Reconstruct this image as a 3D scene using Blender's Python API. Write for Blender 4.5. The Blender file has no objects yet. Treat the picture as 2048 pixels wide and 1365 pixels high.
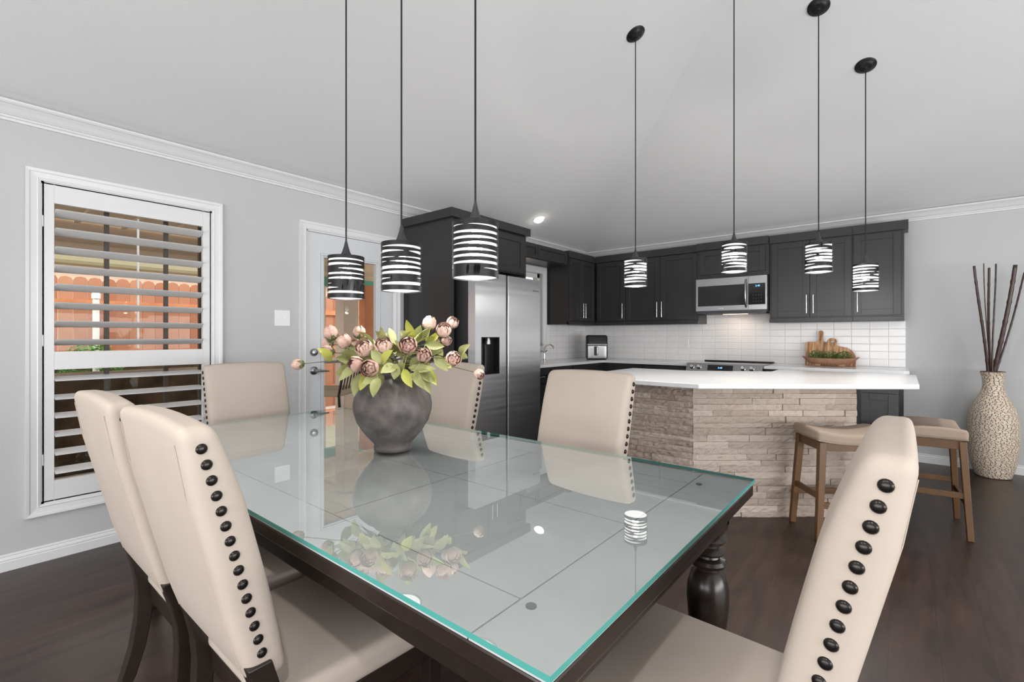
import bpy, bmesh, math, random
from mathutils import Vector, Matrix
random.seed(7)
S = bpy.context.scene
C = S.collection
# ---------------------------------------------------------------- camera, world, light
FPX = 948.0; CX, CY, CZ = 3.608, 0.0, 1.223; YAW = math.radians(39.5); HOR = 673.0
FW = Vector((-math.sin(YAW), math.cos(YAW), 0)); RT = Vector((math.cos(YAW), math.sin(YAW), 0))
cam_d = bpy.data.cameras.new('camera'); cam = bpy.data.objects.new('camera', cam_d); C.objects.link(cam)
cam_d.sensor_width = 36; cam_d.lens = FPX*36/2048; cam_d.shift_y = -(682.5-HOR)/2048
cam_d.clip_start = 0.02
cam.location = (CX, CY, CZ); cam.rotation_euler = (math.pi/2, 0, YAW); S.camera = cam
S.view_settings.view_transform = 'Standard'; S.view_settings.look = 'None'
S.view_settings.gamma = 1; S.view_settings.exposure = 0.13; S.view_settings.use_curve_mapping = False
S.cycles.use_denoising = True
S.cycles.max_bounces = 8; S.cycles.diffuse_bounces = 4; S.cycles.glossy_bounces = 4; S.cycles.transparent_max_bounces = 12
S.cycles.sample_clamp_indirect = 4.0; S.cycles.caustics_reflective = False; S.cycles.caustics_refractive = False
W = bpy.data.worlds.new('world'); S.world = W; W.use_nodes = True
bg = W.node_tree.nodes['Background']; bg.inputs[0].default_value = (1.0, 0.97, 0.93, 1); bg.inputs[1].default_value = 3.0
sd = bpy.data.lights.new('sun', 'SUN'); sd.energy = 1.2; sd.angle = 0.1; sd.color = (1, .95, .88)
so = bpy.data.objects.new('sun', sd); C.objects.link(so); so.rotation_euler = (math.radians(42), 0, math.radians(70))
def area(name, loc, rot, sx, sy, power, col=(1, 1, 1)):
    d = bpy.data.lights.new(name, 'AREA'); d.shape = 'RECTANGLE'; d.size = sx; d.size_y = sy; d.energy = power; d.color = col
    o = bpy.data.objects.new(name, d); C.objects.link(o); o.location = loc; o.rotation_euler = rot; return o
# area fills added to brighten the room from behind the camera; no windows there
area('fill_rear', (3.6, -3.9, 1.4), (math.radians(105), 0, 0), 5.6, 2.1, 270, (.985, .99, 1))
area('fill_right', (7.9, 1.0, 1.4), (math.radians(112), 0, math.pi/2), 6.0, 2.1, 380, (.985, .99, 1))

def at(u, v, d):
    return Vector((CX, CY, CZ)) + FW*d + RT*((u-1024)/FPX*d) + Vector((0, 0, (HOR-v)/FPX*d))
# ---------------------------------------------------------------- materials
MT = {}
def mat(name, col, rough=.5, metal=0, bump=0, bscale=200, var=0, vscale=8, vcol=None, spec=None, coat=0, emit=None, es=0, bstretch=None, bdist=.002, vstretch=None):
    if name in MT: return MT[name]
    m = bpy.data.materials.new(name); m.use_nodes = True; nt = m.node_tree; N = nt.nodes; L = nt.links
    b = N['Principled BSDF']; b.inputs['Base Color'].default_value = (*col, 1); b.inputs['Roughness'].default_value = rough
    b.inputs['Metallic'].default_value = metal
    if spec is not None: b.inputs['Specular IOR Level'].default_value = spec
    if coat: b.inputs['Coat Weight'].default_value = coat; b.inputs['Coat Roughness'].default_value = .08
    if emit: b.inputs['Emission Color'].default_value = (*emit, 1); b.inputs['Emission Strength'].default_value = es
    tc = N.new('ShaderNodeTexCoord')
    if var:
        n = N.new('ShaderNodeTexNoise'); n.inputs['Scale'].default_value = vscale; n.inputs['Detail'].default_value = 6
        mpv = N.new('ShaderNodeMapping'); mpv.inputs['Scale'].default_value = vstretch or (1, 1, 1); L.new(tc.outputs['Object'], mpv.inputs['Vector']); L.new(mpv.outputs['Vector'], n.inputs['Vector'])
        r = N.new('ShaderNodeValToRGB'); r.color_ramp.elements[0].position = .5-var/2; r.color_ramp.elements[1].position = .5+var/2
        r.color_ramp.elements[0].color = (*col, 1); r.color_ramp.elements[1].color = (*(vcol or col), 1)
        L.new(n.outputs['Fac'], r.inputs['Fac']); L.new(r.outputs['Color'], b.inputs['Base Color'])
    if bump:
        mp = N.new('ShaderNodeMapping'); L.new(tc.outputs['Object'], mp.inputs['Vector'])
        if bstretch: mp.inputs['Scale'].default_value = bstretch
        n2 = N.new('ShaderNodeTexNoise'); n2.inputs['Scale'].default_value = bscale; n2.inputs['Detail'].default_value = 3
        L.new(mp.outputs['Vector'], n2.inputs['Vector'])
        bp = N.new('ShaderNodeBump'); bp.inputs['Strength'].default_value = bump; bp.inputs['Distance'].default_value = bdist
        L.new(n2.outputs['Fac'], bp.inputs['Height']); L.new(bp.outputs['Normal'], b.inputs['Normal'])
    MT[name] = m; return m
wallm = mat('grey_wall_paint', (.50, .505, .508), .8, bump=.5, bscale=90)
ceilm = mat('grey_ceiling_paint', (.70, .70, .70), .9, bump=.4, bscale=110)
trim = mat('white_trim_paint', (.70, .70, .70), .35)
doorm = mat('white_door_paint', (.62, .64, .66), .35)
cabm = mat('charcoal_cabinet_paint', (.027, .027, .029), .32, var=.6, vscale=3, vcol=(.034, .033, .034), spec=.35)
cabgap = mat('shadow_gap_paint', (.008, .008, .008), .6)
espresso = mat('espresso_wood', (.016, .011, .009), .28, var=.5, vscale=14, vcol=(.026, .017, .013))
fabric = mat('cream_upholstery', (.47, .40, .34), .95, bump=.35, bscale=700, var=.5, vscale=5, vcol=(.51, .44, .38), spec=.15, bdist=.001)
taupe = mat('taupe_upholstery', (.36, .28, .22), .95, bump=.35, bscale=600, spec=.15, bdist=.001)
nailm = mat('dark_bronze_nail', (.03, .027, .025), .28, .8)
oak = mat('brown_stool_wood', (.14, .065, .018), .45, var=.6, vscale=9, vcol=(.09, .04, .012), vstretch=(3, 3, .5))
quartz = mat('white_quartz', (.84, .84, .84), .18, var=.5, vscale=2, vcol=(.80, .80, .81))
steel = mat('brushed_steel', (.35, .35, .36), .30, 1, bump=.02, bscale=60, bstretch=(.3, .3, 12))
steelf = mat('fridge_steel', (.50, .50, .51), .22, 1, bump=.35, bscale=3, bstretch=(.3, .3, 6), bdist=.004)
_nt = steelf.node_tree; _pb = _nt.nodes['Principled BSDF']; _pb.inputs['Roughness'].default_value = .30; _pb.inputs['Anisotropic'].default_value = .92
_tg = _nt.nodes.new('ShaderNodeTangent'); _tg.direction_type = 'RADIAL'; _tg.axis = 'Z'; _nt.links.new(_tg.outputs[0], _pb.inputs['Tangent'])
chrome = mat('chrome', (.75, .75, .76), .15, 1)
blackp = mat('black_plastic', (.012, .012, .013), .25)
blackg = mat('black_glass', (.006, .006, .007), .06)
blackm = mat('black_metal', (.012, .012, .013), .42, .4)
darkg = mat('dark_grey_metal', (.06, .06, .065), .4, .6)
white_pl = mat('white_plastic', (.80, .80, .79), .3)
vasem = mat('charcoal_patina_clay', (.055, .047, .043), .5, bump=.5, bscale=60, var=.4, vscale=16, vcol=(.17, .15, .14))
petal = mat('dusty_pink_petal', (.60, .38, .31), .7, var=.4, vscale=50, vcol=(.80, .60, .50))
petald = mat('mauve_petal', (.42, .25, .20), .7, var=.4, vscale=50, vcol=(.66, .45, .37))
leafm = mat('olive_green_leaf', (.22, .24, .08), .55, var=.5, vscale=18, vcol=(.40, .40, .17))
leafy = mat('yellow_green_leaf', (.40, .42, .06), .5, var=.5, vscale=18, vcol=(.46, .44, .12))
stemm = mat('green_brown_stem', (.13, .12, .06), .6)
sepal = mat('green_sepal', (.12, .14, .05), .6)
bambm = mat('dark_bamboo', (.035, .016, .012), .35, var=.5, vscale=30, vcol=(.06, .025, .018))
acacia = mat('acacia_wood', (.26, .10, .035), .4, var=.2, vscale=7, vcol=(.62, .36, .17), vstretch=(6, 1, .7))
bowlm = mat('brown_wooden_bowl', (.27, .13, .075), .6, bump=.4, bscale=80, var=.4, vscale=20, vcol=(.36, .20, .12))
herb = mat('green_herb_leaf', (.035, .10, .015), .6, var=.5, vscale=60, vcol=(.09, .20, .03))
concrete = mat('pale_patio_concrete', (.62, .58, .54), .85, var=.4, vscale=2, vcol=(.70, .66, .61))
beige = mat('beige_patio_paint', (.72, .60, .47), .8)
cedar = mat('orange_cedar_post', (.50, .19, .08), .7, var=.4, vscale=6, vcol=(.60, .26, .13))
blue_e = mat('blue_display_digits', (.02, .1, .4), .4, emit=(.15, .5, 1), es=2.5)

def floor_mat():
    m = bpy.data.materials.new('dark_wood_planks'); m.use_nodes = True; nt = m.node_tree; N = nt.nodes; L = nt.links; b = N['Principled BSDF']
    tc = N.new('ShaderNodeTexCoord'); mp = N.new('ShaderNodeMapping'); mp.inputs['Rotation'].default_value = (0, 0, math.pi/2)
    L.new(tc.outputs['Object'], mp.inputs['Vector'])
    br = N.new('ShaderNodeTexBrick'); br.inputs['Scale'].default_value = 1; br.inputs['Brick Width'].default_value = 1.22; br.inputs['Row Height'].default_value = .155
    br.inputs['Mortar Size'].default_value = .0012; br.inputs['Color1'].default_value = (.030, .017, .013, 1); br.inputs['Color2'].default_value = (.045, .025, .019, 1); br.inputs['Mortar'].default_value = (.012, .007, .006, 1)
    L.new(mp.outputs['Vector'], br.inputs['Vector'])
    mp2 = N.new('ShaderNodeMapping'); mp2.inputs['Scale'].default_value = (9, 1.2, 1); L.new(tc.outputs['Object'], mp2.inputs['Vector'])
    n = N.new('ShaderNodeTexNoise'); n.inputs['Scale'].default_value = 2.2; n.inputs['Detail'].default_value = 8; n.inputs['Roughness'].default_value = .65; L.new(mp2.outputs['Vector'], n.inputs['Vector'])
    r = N.new('ShaderNodeValToRGB'); r.color_ramp.elements[0].position = .35; r.color_ramp.elements[1].position = .7
    r.color_ramp.elements[0].color = (.55, .55, .55, 1); r.color_ramp.elements[1].color = (1.6, 1.45, 1.4, 1); L.new(n.outputs['Fac'], r.inputs['Fac'])
    mx = N.new('ShaderNodeMix'); mx.data_type = 'RGBA'; mx.blend_type = 'MULTIPLY'; mx.inputs['Factor'].default_value = 1
    L.new(br.outputs['Color'], mx.inputs['A']); L.new(r.outputs['Color'], mx.inputs['B']); L.new(mx.outputs['Result'], b.inputs['Base Color'])
    b.inputs['Roughness'].default_value = .36
    bp = N.new('ShaderNodeBump'); bp.inputs['Strength'].default_value = .25; bp.inputs['Distance'].default_value = .002; L.new(n.outputs['Fac'], bp.inputs['Height']); L.new(bp.outputs['Normal'], b.inputs['Normal'])
    return m
def tile_mat():
    m = bpy.data.materials.new('white_gloss_tile'); m.use_nodes = True; nt = m.node_tree; N = nt.nodes; L = nt.links; b = N['Principled BSDF']
    uv = N.new('ShaderNodeUVMap')
    br = N.new('ShaderNodeTexBrick'); br.offset = 0; br.inputs['Scale'].default_value = 1; br.inputs['Brick Width'].default_value = .152; br.inputs['Row Height'].default_value = .0765
    br.inputs['Mortar Size'].default_value = .0016; br.inputs['Mortar Smooth'].default_value = .6; br.inputs['Color1'].default_value = (.84, .83, .82, 1); br.inputs['Color2'].default_value = (.86, .85, .84, 1); br.inputs['Mortar'].default_value = (.60, .59, .58, 1)
    L.new(uv.outputs['UV'], br.inputs['Vector']); L.new(br.outputs['Color'], b.inputs['Base Color']); b.inputs['Roughness'].default_value = .13; b.inputs['Specular IOR Level'].default_value = .3
    br2 = N.new('ShaderNodeTexBrick'); br2.offset = 0; br2.inputs['Scale'].default_value = 1; br2.inputs['Brick Width'].default_value = .152; br2.inputs['Row Height'].default_value = .0765
    br2.inputs['Mortar Size'].default_value = .007; br2.inputs['Mortar Smooth'].default_value = 1.0; L.new(uv.outputs['UV'], br2.inputs['Vector'])
    bp = N.new('ShaderNodeBump'); bp.invert = True; bp.inputs['Strength'].default_value = .6; bp.inputs['Distance'].default_value = .003; L.new(br2.outputs['Fac'], bp.inputs['Height']); L.new(bp.outputs['Normal'], b.inputs['Normal'])
    return m
def attr_mat(name, c0, c1, rough, bump, bscale, bdist=.004):
    m = bpy.data.materials.new(name); m.use_nodes = True; nt = m.node_tree; N = nt.nodes; L = nt.links; b = N['Principled BSDF']
    a = N.new('ShaderNodeAttribute'); a.attribute_name = 'tone'
    mx = N.new('ShaderNodeMix'); mx.data_type = 'RGBA'; mx.inputs['A'].default_value = (*c0, 1); mx.inputs['B'].default_value = (*c1, 1)
    L.new(a.outputs['Fac'], mx.inputs['Factor'])
    tc = N.new('ShaderNodeTexCoord'); n = N.new('ShaderNodeTexNoise'); n.inputs['Scale'].default_value = bscale; n.inputs['Detail'].default_value = 6; L.new(tc.outputs['Object'], n.inputs['Vector'])
    mx2 = N.new('ShaderNodeMix'); mx2.data_type = 'RGBA'; mx2.blend_type = 'MULTIPLY'; mx2.inputs['Factor'].default_value = .35
    L.new(mx.outputs['Result'], mx2.inputs['A']); L.new(n.outputs['Color'], mx2.inputs['B']); L.new(mx2.outputs['Result'], b.inputs['Base Color'])
    mx2.inputs['Factor'].default_value = 0.0
    b.inputs['Roughness'].default_value = rough
    bp = N.new('ShaderNodeBump'); bp.inputs['Strength'].default_value = bump; bp.inputs['Distance'].default_value = bdist; L.new(n.outputs['Fac'], bp.inputs['Height']); L.new(bp.outputs['Normal'], b.inputs['Normal'])
    return m
def pane_mat(name, tint, f0=.006, power=4.0):
    m = bpy.data.materials.new(name); m.use_nodes = True; nt = m.node_tree; N = nt.nodes; L = nt.links
    for n in list(N):
        if n.type != 'OUTPUT_MATERIAL': N.remove(n)
    out = [n for n in N if n.type == 'OUTPUT_MATERIAL'][0]
    t = N.new('ShaderNodeBsdfTransparent'); t.inputs[0].default_value = (*tint, 1)
    g = N.new('ShaderNodeBsdfGlossy'); g.inputs['Roughness'].default_value = 0.0; g.inputs[0].default_value = (.94, .97, .96, 1)
    lw = N.new('ShaderNodeLayerWeight'); lw.inputs[0].default_value = .5
    pw = N.new('ShaderNodeMath'); pw.operation = 'POWER'; pw.inputs[1].default_value = power; L.new(lw.outputs['Facing'], pw.inputs[0])
    ad = N.new('ShaderNodeMath'); ad.operation = 'MULTIPLY_ADD'; ad.use_clamp = True; ad.inputs[1].default_value = 1-f0; ad.inputs[2].default_value = f0; L.new(pw.outputs[0], ad.inputs[0])
    mx = N.new('ShaderNodeMixShader'); L.new(ad.outputs[0], mx.inputs[0]); L.new(t.outputs[0], mx.inputs[1]); L.new(g.outputs[0], mx.inputs[2]); L.new(mx.outputs[0], out.inputs[0])
    return m
floorm = floor_mat(); tilem = tile_mat()
stonem = attr_mat('split_face_stone', (.40, .325, .265), (.55, .465, .395), .85, 1.0, 34, .010)
mosaic = attr_mat('cream_mosaic_chip', (.78, .67, .53), (.60, .48, .36), .45, .2, 60, .002)
mosaicgap = mat('dark_mosaic_grout', (.045, .03, .02), .8)
fencem = attr_mat('cedar_fence_board', (.33, .125, .07), (.47, .23, .14), .85, .4, 30)
pane = pane_mat('clear_window_glass', (.97, .98, .97))
sheet = pane_mat('green_tinted_table_glass', (.90, .94, .93), .28, 3.5)
sheet_edge = mat('teal_glass_edge', (.08, .34, .30), .15, emit=None)

# ---------------------------------------------------------------- mesh helpers
class B:
    def __init__(s): s.bm = bmesh.new()
    def box(s, x0, x1, y0, y1, z0, z1, M=None):
        r = bmesh.ops.create_cube(s.bm, size=1)
        for v in r['verts']:
            v.co = Vector(((x0+x1)/2+v.co.x*(x1-x0), (y0+y1)/2+v.co.y*(y1-y0), (z0+z1)/2+v.co.z*(z1-z0)))
            if M: v.co = M @ v.co
        return r['verts']
    def bar(s, p, q, w, h=None, w2=None, h2=None, up=(0, 0, 1)):   # rectangular bar p->q, end sizes
        p = Vector(p); q = Vector(q); h = h or w; w2 = w2 or w; h2 = h2 or h; d = (q-p).normalized(); up = Vector(up)
        if abs(d.dot(up)) > .95: up = Vector((0, 1, 0))
        a = d.cross(up).normalized(); b = a.cross(d)
        r = []
        for c, ww, hh in ((p, w, h), (q, w2, h2)):
            r.append([s.bm.verts.new(c+a*sx*ww/2+b*sy*hh/2) for sx, sy in ((-1, -1), (1, -1), (1, 1), (-1, 1))])
        s.bm.faces.new(r[0][::-1]); s.bm.faces.new(r[1])
        for i in range(4): s.bm.faces.new((r[0][i], r[0][(i+1) % 4], r[1][(i+1) % 4], r[1][i]))
        return s
    def tube(s, pts, rad, n=8, cap=True):
        pts = [Vector(p) for p in pts]; rings = []
        if not hasattr(rad, '__len__'): rad = [rad]*len(pts)
        prev = None
        for i, p in enumerate(pts):
            t = (pts[min(i+1, len(pts)-1)]-pts[max(i-1, 0)]).normalized()
            if prev is None:
                a = t.cross(Vector((0, 0, 1)) if abs(t.z) < .9 else Vector((1, 0, 0))).normalized()
            else: a = (prev-t*prev.dot(t)).normalized()
            prev = a; b = t.cross(a)
            rings.append([s.bm.verts.new(p+(a*math.cos(2*math.pi*k/n)+b*math.sin(2*math.pi*k/n))*rad[i]) for k in range(n)])
        for i in range(len(rings)-1):
            for k in range(n): s.bm.faces.new((rings[i][k], rings[i][(k+1) % n], rings[i+1][(k+1) % n], rings[i+1][k]))
        if cap: s.bm.faces.new(rings[0][::-1]); s.bm.faces.new(rings[-1])
        return s
    def lathe(s, prof, n=32, M=None, capb=True, capt=True):
        rings = []
        for r, z in prof:
            ring = []
            for k in range(n):
                c = Vector((r*math.cos(2*math.pi*k/n), r*math.sin(2*math.pi*k/n), z))
                ring.append(s.bm.verts.new(M @ c if M else c))
            rings.append(ring)
        for i in range(len(rings)-1):
            for k in range(n): s.bm.faces.new((rings[i][k], rings[i][(k+1) % n], rings[i+1][(k+1) % n], rings[i+1][k]))
        if capb: s.bm.faces.new(rings[0][::-1])
        if capt: s.bm.faces.new(rings[-1])
        return s
    def prism(s, poly, z0, z1, M=None):
        a = [s.bm.verts.new((M @ Vector((x, y, z0))) if M else (x, y, z0)) for x, y in poly]
        b = [s.bm.verts.new((M @ Vector((x, y, z1))) if M else (x, y, z1)) for x, y in poly]
        s.bm.faces.new(a[::-1]); s.bm.faces.new(b); n = len(poly)
        for i in range(n): s.bm.faces.new((a[i], a[(i+1) % n], b[(i+1) % n], b[i]))
        return s
    def sweep(s, prof, p0, p1, out, m0=0, m1=0):   # profile (o,z) extruded p0->p1; m0/m1 mitre slopes
        p0 = Vector(p0); p1 = Vector(p1); out = Vector(out); d = (p1-p0).normalized()
        a = [s.bm.verts.new(p0+out*o+Vector((0, 0, z))+d*o*m0) for o, z in prof]
        b = [s.bm.verts.new(p1+out*o+Vector((0, 0, z))-d*o*m1) for o, z in prof]
        n = len(prof); s.bm.faces.new(a[::-1]); s.bm.faces.new(b)
        for i in range(n): s.bm.faces.new((a[i], a[(i+1) % n], b[(i+1) % n], b[i]))
        return s
    def rbox(s, sx, sy, sz, r, f=None, n=6):       # rounded box, half sizes, optional deform
        def ticks(h):
            t = [-h, -h+r*.08, -h+r*.3, -h+r*.6, -h+r]; inner = h-r
            t += [-inner+2*inner*i/n for i in range(1, n)]
            return t+[-x for x in reversed(t[:5])]
        H = (sx, sy, sz); cache = {}
        def vert(p):
            q = Vector([max(-(H[i]-r), min(H[i]-r, p[i])) for i in range(3)]); d = p-q
            k0 = tuple(round(c, 6) for c in p)
            if k0 in cache: return cache[k0]
            if d.length > 1e-9: p = q+d.normalized()*r
            if f: p = Vector(f(p))
            cache[k0] = s.bm.verts.new(p); return cache[k0]
        for ax in range(3):
            a, b = [(1, 2), (2, 0), (0, 1)][ax]; ta = ticks(H[a]); tb = ticks(H[b])
            for sg in (-1, 1):
                for i in range(len(ta)-1):
                    for j in range(len(tb)-1):
                        vs = []
                        for (x, y) in ((ta[i], tb[j]), (ta[i+1], tb[j]), (ta[i+1], tb[j+1]), (ta[i], tb[j+1])):
                            p = Vector((0, 0, 0)); p[ax] = sg*H[ax]; p[a] = x; p[b] = y; vs.append(vert(p))
                        if sg < 0: vs.reverse()
                        if len(set(vs)) == 4:
                            try: s.bm.faces.new(vs)
                            except ValueError: pass
        return s
def obj(name, b, m, parent=None, smooth=False, bevel=0, loc=None, rot=None, fix=True, seg=2):
    me = bpy.data.meshes.new(name)
    if fix: bmesh.ops.recalc_face_normals(b.bm, faces=b.bm.faces[:])
    b.bm.to_mesh(me); b.bm.free()
    ms = m if isinstance(m, (list, tuple)) else [m]
    for x in ms: me.materials.append(x)
    if smooth:
        me.polygons.foreach_set('use_smooth', [True]*len(me.polygons))
        if smooth != 'all': me.set_sharp_from_angle(angle=math.radians(40))
    o = bpy.data.objects.new(name, me); C.objects.link(o)
    if parent: o.parent = parent
    if loc: o.location = loc
    if rot: o.rotation_euler = rot
    if bevel:
        md = o.modifiers.new('bevel', 'BEVEL'); md.width = bevel; md.segments = seg; md.limit_method = 'ANGLE'; md.angle_limit = math.radians(40)
        md.harden_normals = False
    return o
def tag(o, label, cat, group=None):
    o['label'] = label; o['category'] = cat
    if group: o['group'] = group
    return o
def thing(name, label, cat, loc=(0, 0, 0), rz=0, group=None):
    o = bpy.data.objects.new(name, None); C.objects.link(o); o.location = loc; o.rotation_euler = (0, 0, rz); o.empty_display_size = .1
    return tag(o, label, cat, group)
def struct(name, b, m, **k):
    o = obj(name, b, m, **k)
    if not k.get('parent'): o['kind'] = 'structure'
    return o
def dup(root, loc, rz, label, rx=None):
    def cp(o, par):
        c = o.copy(); C.objects.link(c)
        if par: c.parent = par
        for ch in [x for x in kids.get(o.name, [])]: cp(ch, c)
        return c
    kids = {}
    for o in bpy.data.objects:
        if o.parent: kids.setdefault(o.parent.name, []).append(o)
    r = cp(root, None); r.location = loc; r.rotation_euler = (0, 0, rz); r['label'] = label
    return r
def text_mesh(name, txt, size, m, parent, M):
    cu = bpy.data.curves.new(name, 'FONT'); cu.body = txt; cu.size = size; cu.extrude = .0004; cu.align_x = 'CENTER'; cu.align_y = 'CENTER'
    t = bpy.data.objects.new('t', cu); C.objects.link(t); dg = bpy.context.evaluated_depsgraph_get()
    me = bpy.data.meshes.new_from_object(t.evaluated_get(dg)); bpy.data.objects.remove(t)
    me.transform(M); me.materials.clear(); me.materials.append(m); me.name = name
    o = bpy.data.objects.new(name, me); C.objects.link(o); o.parent = parent; return o
# matrices that stand a local xy drawing up on a face: facing +x / -y
FX = Matrix(((0, 0, 1, 0), (1, 0, 0, 0), (0, 1, 0, 0), (0, 0, 0, 1)))      # x->+y, y->+z, z->+x
FYN = Matrix(((1, 0, 0, 0), (0, 0, -1, 0), (0, 1, 0, 0), (0, 0, 0, 1)))    # x->+x, y->+z, z->-y
T = Matrix.Translation
# ---------------------------------------------------------------- room shell
RX, RY0, RY1, HW, SL = 8.0, -4.0, 6.08, 2.44, .42
b = B(); b.box(-.15, RX+.15, RY0-.15, RY1+.15, -.1, 0); struct('floor', b, floorm)
WIN = (.358, 1.182, .312, 2.067); DOOR = (1.84, 2.67, 0.0, 2.065); WIN2 = (4.05, 4.99, 1.10, 2.03)
b = B(); ys = [RY0-.15, WIN[0], WIN[1], DOOR[0], DOOR[1], WIN2[0], WIN2[1], RY1+.15]
for i in range(0, 7):
    y0, y1 = ys[i], ys[i+1]
    if i == 1: b.box(-.15, 0, y0, y1, 0, WIN[2]); b.box(-.15, 0, y0, y1, WIN[3], HW)
    elif i == 3: b.box(-.15, 0, y0, y1, DOOR[3], HW)
    elif i == 5: b.box(-.15, 0, y0, y1, 0, WIN2[2]); b.box(-.15, 0, y0, y1, WIN2[3], HW)
    else: b.box(-.15, 0, y0, y1, 0, HW)
struct('wall_left', b, wallm)
b = B(); b.box(-.0, RX+.15, RY1, RY1+.15, 0, HW); struct('wall_back', b, wallm)
b = B(); b.box(RX, RX+.15, RY0, RY1, 0, HW); struct('wall_right', b, wallm)
b = B(); b.box(0, RX+.15, RY0-.15, RY0, 0, HW); struct('wall_front', b, wallm)
b = B(); rz = HW+SL*RX/2
cs = [b.bm.verts.new(p) for p in ((0, RY0, HW), (RX, RY0, HW), (RX, RY1, HW), (0, RY1, HW), (RX/2, RY0+RX/2, rz), (RX/2, RY1-RX/2, rz))]
for f in ((0, 1, 4), (1, 2, 5, 4), (2, 3, 5), (3, 0, 4, 5)): b.bm.faces.new([cs[i] for i in f])
co = [b.bm.verts.new(p) for p in ((-.15, RY0-.15, HW), (RX+.15, RY0-.15, HW), (RX+.15, RY1+.15, HW), (-.15, RY1+.15, HW), (RX/2, RY0+RX/2, rz+.15), (RX/2, RY1-RX/2, rz+.15))]
for f in ((0, 1, 4), (1, 2, 5, 4), (2, 3, 5), (3, 0, 4, 5)): b.bm.faces.new([co[i] for i in f][::-1])
for i in range(4): b.bm.faces.new((cs[i], cs[(i+1) % 4], co[(i+1) % 4], co[i]))
struct('ceiling', b, ceilm)
def ceil_z(x, y): return HW+SL*min(x, RX-x, RY1-y, y-RY0)
crown = [(0, 0), (.075, 0), (.075, -.010), (.068, -.018), (.062, -.020), (.048, -.034), (.034, -.052), (.024, -.062), (.018, -.064), (.018, -.072), (.010, -.076), (.010, -.088), (0, -.090)]
crown = [(o*1.05, z*1.02+.022*0) for o, z in crown]
b = B(); b.sweep(crown, (0, RY0, HW+.0), (0, RY1, HW), (1, 0, 0), 1, 1); struct('trim_1', b, trim)
b = B(); b.sweep(crown, (0, RY1, HW), (RX, RY1, HW), (0, -1, 0), 1, 1); struct('trim_2', b, trim)
bb = [(0, 0), (.015, 0), (.015, .048), (.012, .052), (.014, .058), (.012, .066), (.006, .072), (.008, .078), (.003, .085), (0, .085)]
b = B(); b.sweep(bb, (0, RY0, 0), (0, DOOR[0]-.062, 0), (1, 0, 0), 1, 0); struct('baseboard_left', b, trim)
b = B(); b.sweep(bb, (3.64, RY1, 0), (RX, RY1, 0), (0, -1, 0), 0, 1); struct('baseboard_back', b, trim)
b = B(); b.sweep(bb, (RX, RY1, 0), (RX, RY0, 0), (-1, 0, 0), 1, 1); struct('baseboard_right', b, trim)

def casing_frame(b, y0, y1, z0, z1, w, bottom=True):   # picture-frame casing on the left wall, stepped profile
    for (a, t0, t1) in ((0, 0, .012), (.0, .0, .018), (.0, 0, .022)): pass
    prof = [(0, 0), (0, .012), (.012, .016), (.016, .013), (.040, .016), (.046, .020), (w, .022), (w, 0)]   # (offset from opening, height off wall)
    n = len(prof)
    def ring(o): return [(y0-o, z0-o), (y1+o, z0-o), (y1+o, z1+o), (y0-o, z1+o)]
    V = [[b.bm.verts.new((h, y, z)) for (y, z) in ring(o)] for o, h in prof]
    for i in range(n-1):
        for k in range(4):
            if not bottom and k == 0: continue
            b.bm.faces.new((V[i][k], V[i][(k+1) % 4], V[i+1][(k+1) % 4], V[i+1][k]))
# window 1 with plantation shutters
wo = bpy.data.objects.new('window_1', None); C.objects.link(wo); wo['kind'] = 'structure'; wo.location = (0, 0, 0)
b = B(); casing_frame(b, *WIN[:2], WIN[2], WIN[3], .06); obj('window_casing', b, trim, wo)
y0, y1, z0, z1 = WIN
b = B()
for t in ((y0, y0+.012, z0, z1), (y1-.012, y1, z0, z1), (y0, y1, z0, z0+.012), (y0, y1, z1-.012, z1)): b.box(-.15, .004, *t)
obj('window_jamb', b, trim, wo)
b = B()
for yy in ((y0+.012, y0+.04), (y1-.04, y1-.012)): b.box(-.14, -.11, *yy, z0+.012, z1-.012)
b.box(-.14, -.11, y0+.012, y1-.012, z0+.012, z0+.045); b.box(-.14, -.11, y0+.012, y1-.012, z1-.045, z1-.012)
for yc in (.655, .955): b.box(-.135, -.112, yc-.011, yc+.011, z0+.04, z1-.04)
b.box(-.14, -.108, y0+.012, y1-.012, 1.07, 1.11); obj('window_frame', b, mat('dark_bronze_frame', (.05, .04, .03), .5), wo)
b = B(); b.box(-.128, -.124, y0+.02, y1-.02, z0+.02, z1-.02); obj('window_pane', b, pane, wo)
# shutter: stiles and rails, louvres, tilt rods, hinges
sh = thing('plantation_shutter', 'white louvered shutter panel filling the left wall window', 'shutter', (0, 0, 0))
py0, py1, pz0, pz1 = y0+.004, y1-.004, z0+.004, z1-.004; oy0, oy1 = .411, 1.129
b = B()
for t in ((py0, oy0, pz0, pz1), (oy1, py1, pz0, pz1), (oy0, oy1, pz0, .427), (oy0, oy1, 1.038, 1.138), (oy0, oy1, 1.956, pz1)): b.box(-.028, .004, *t)
obj('shutter_frame', b, trim, sh, bevel=.0015)
def louvre(zc, tilt):
    b = B(); n = 10; w = .089; th = .0095; pr = []
    for k in range(n*2):
        a = 2*math.pi*k/(n*2); pr.append((w/2*math.cos(a), th/2*math.sin(a)))
    ct, st = math.cos(tilt), math.sin(tilt)
    A = [[b.bm.verts.new((-.012+x*ct-z*st, yy, zc+x*st+z*ct)) for x, z in pr] for yy in (oy0+.002, oy1-.002)]
    for k in range(len(pr)): b.bm.faces.new((A[0][k], A[0][(k+1) % len(pr)], A[1][(k+1) % len(pr)], A[1][k]))
    b.bm.faces.new(A[0]); b.bm.faces.new(A[1][::-1]); obj('louver', b, trim, sh, smooth=True)
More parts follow.
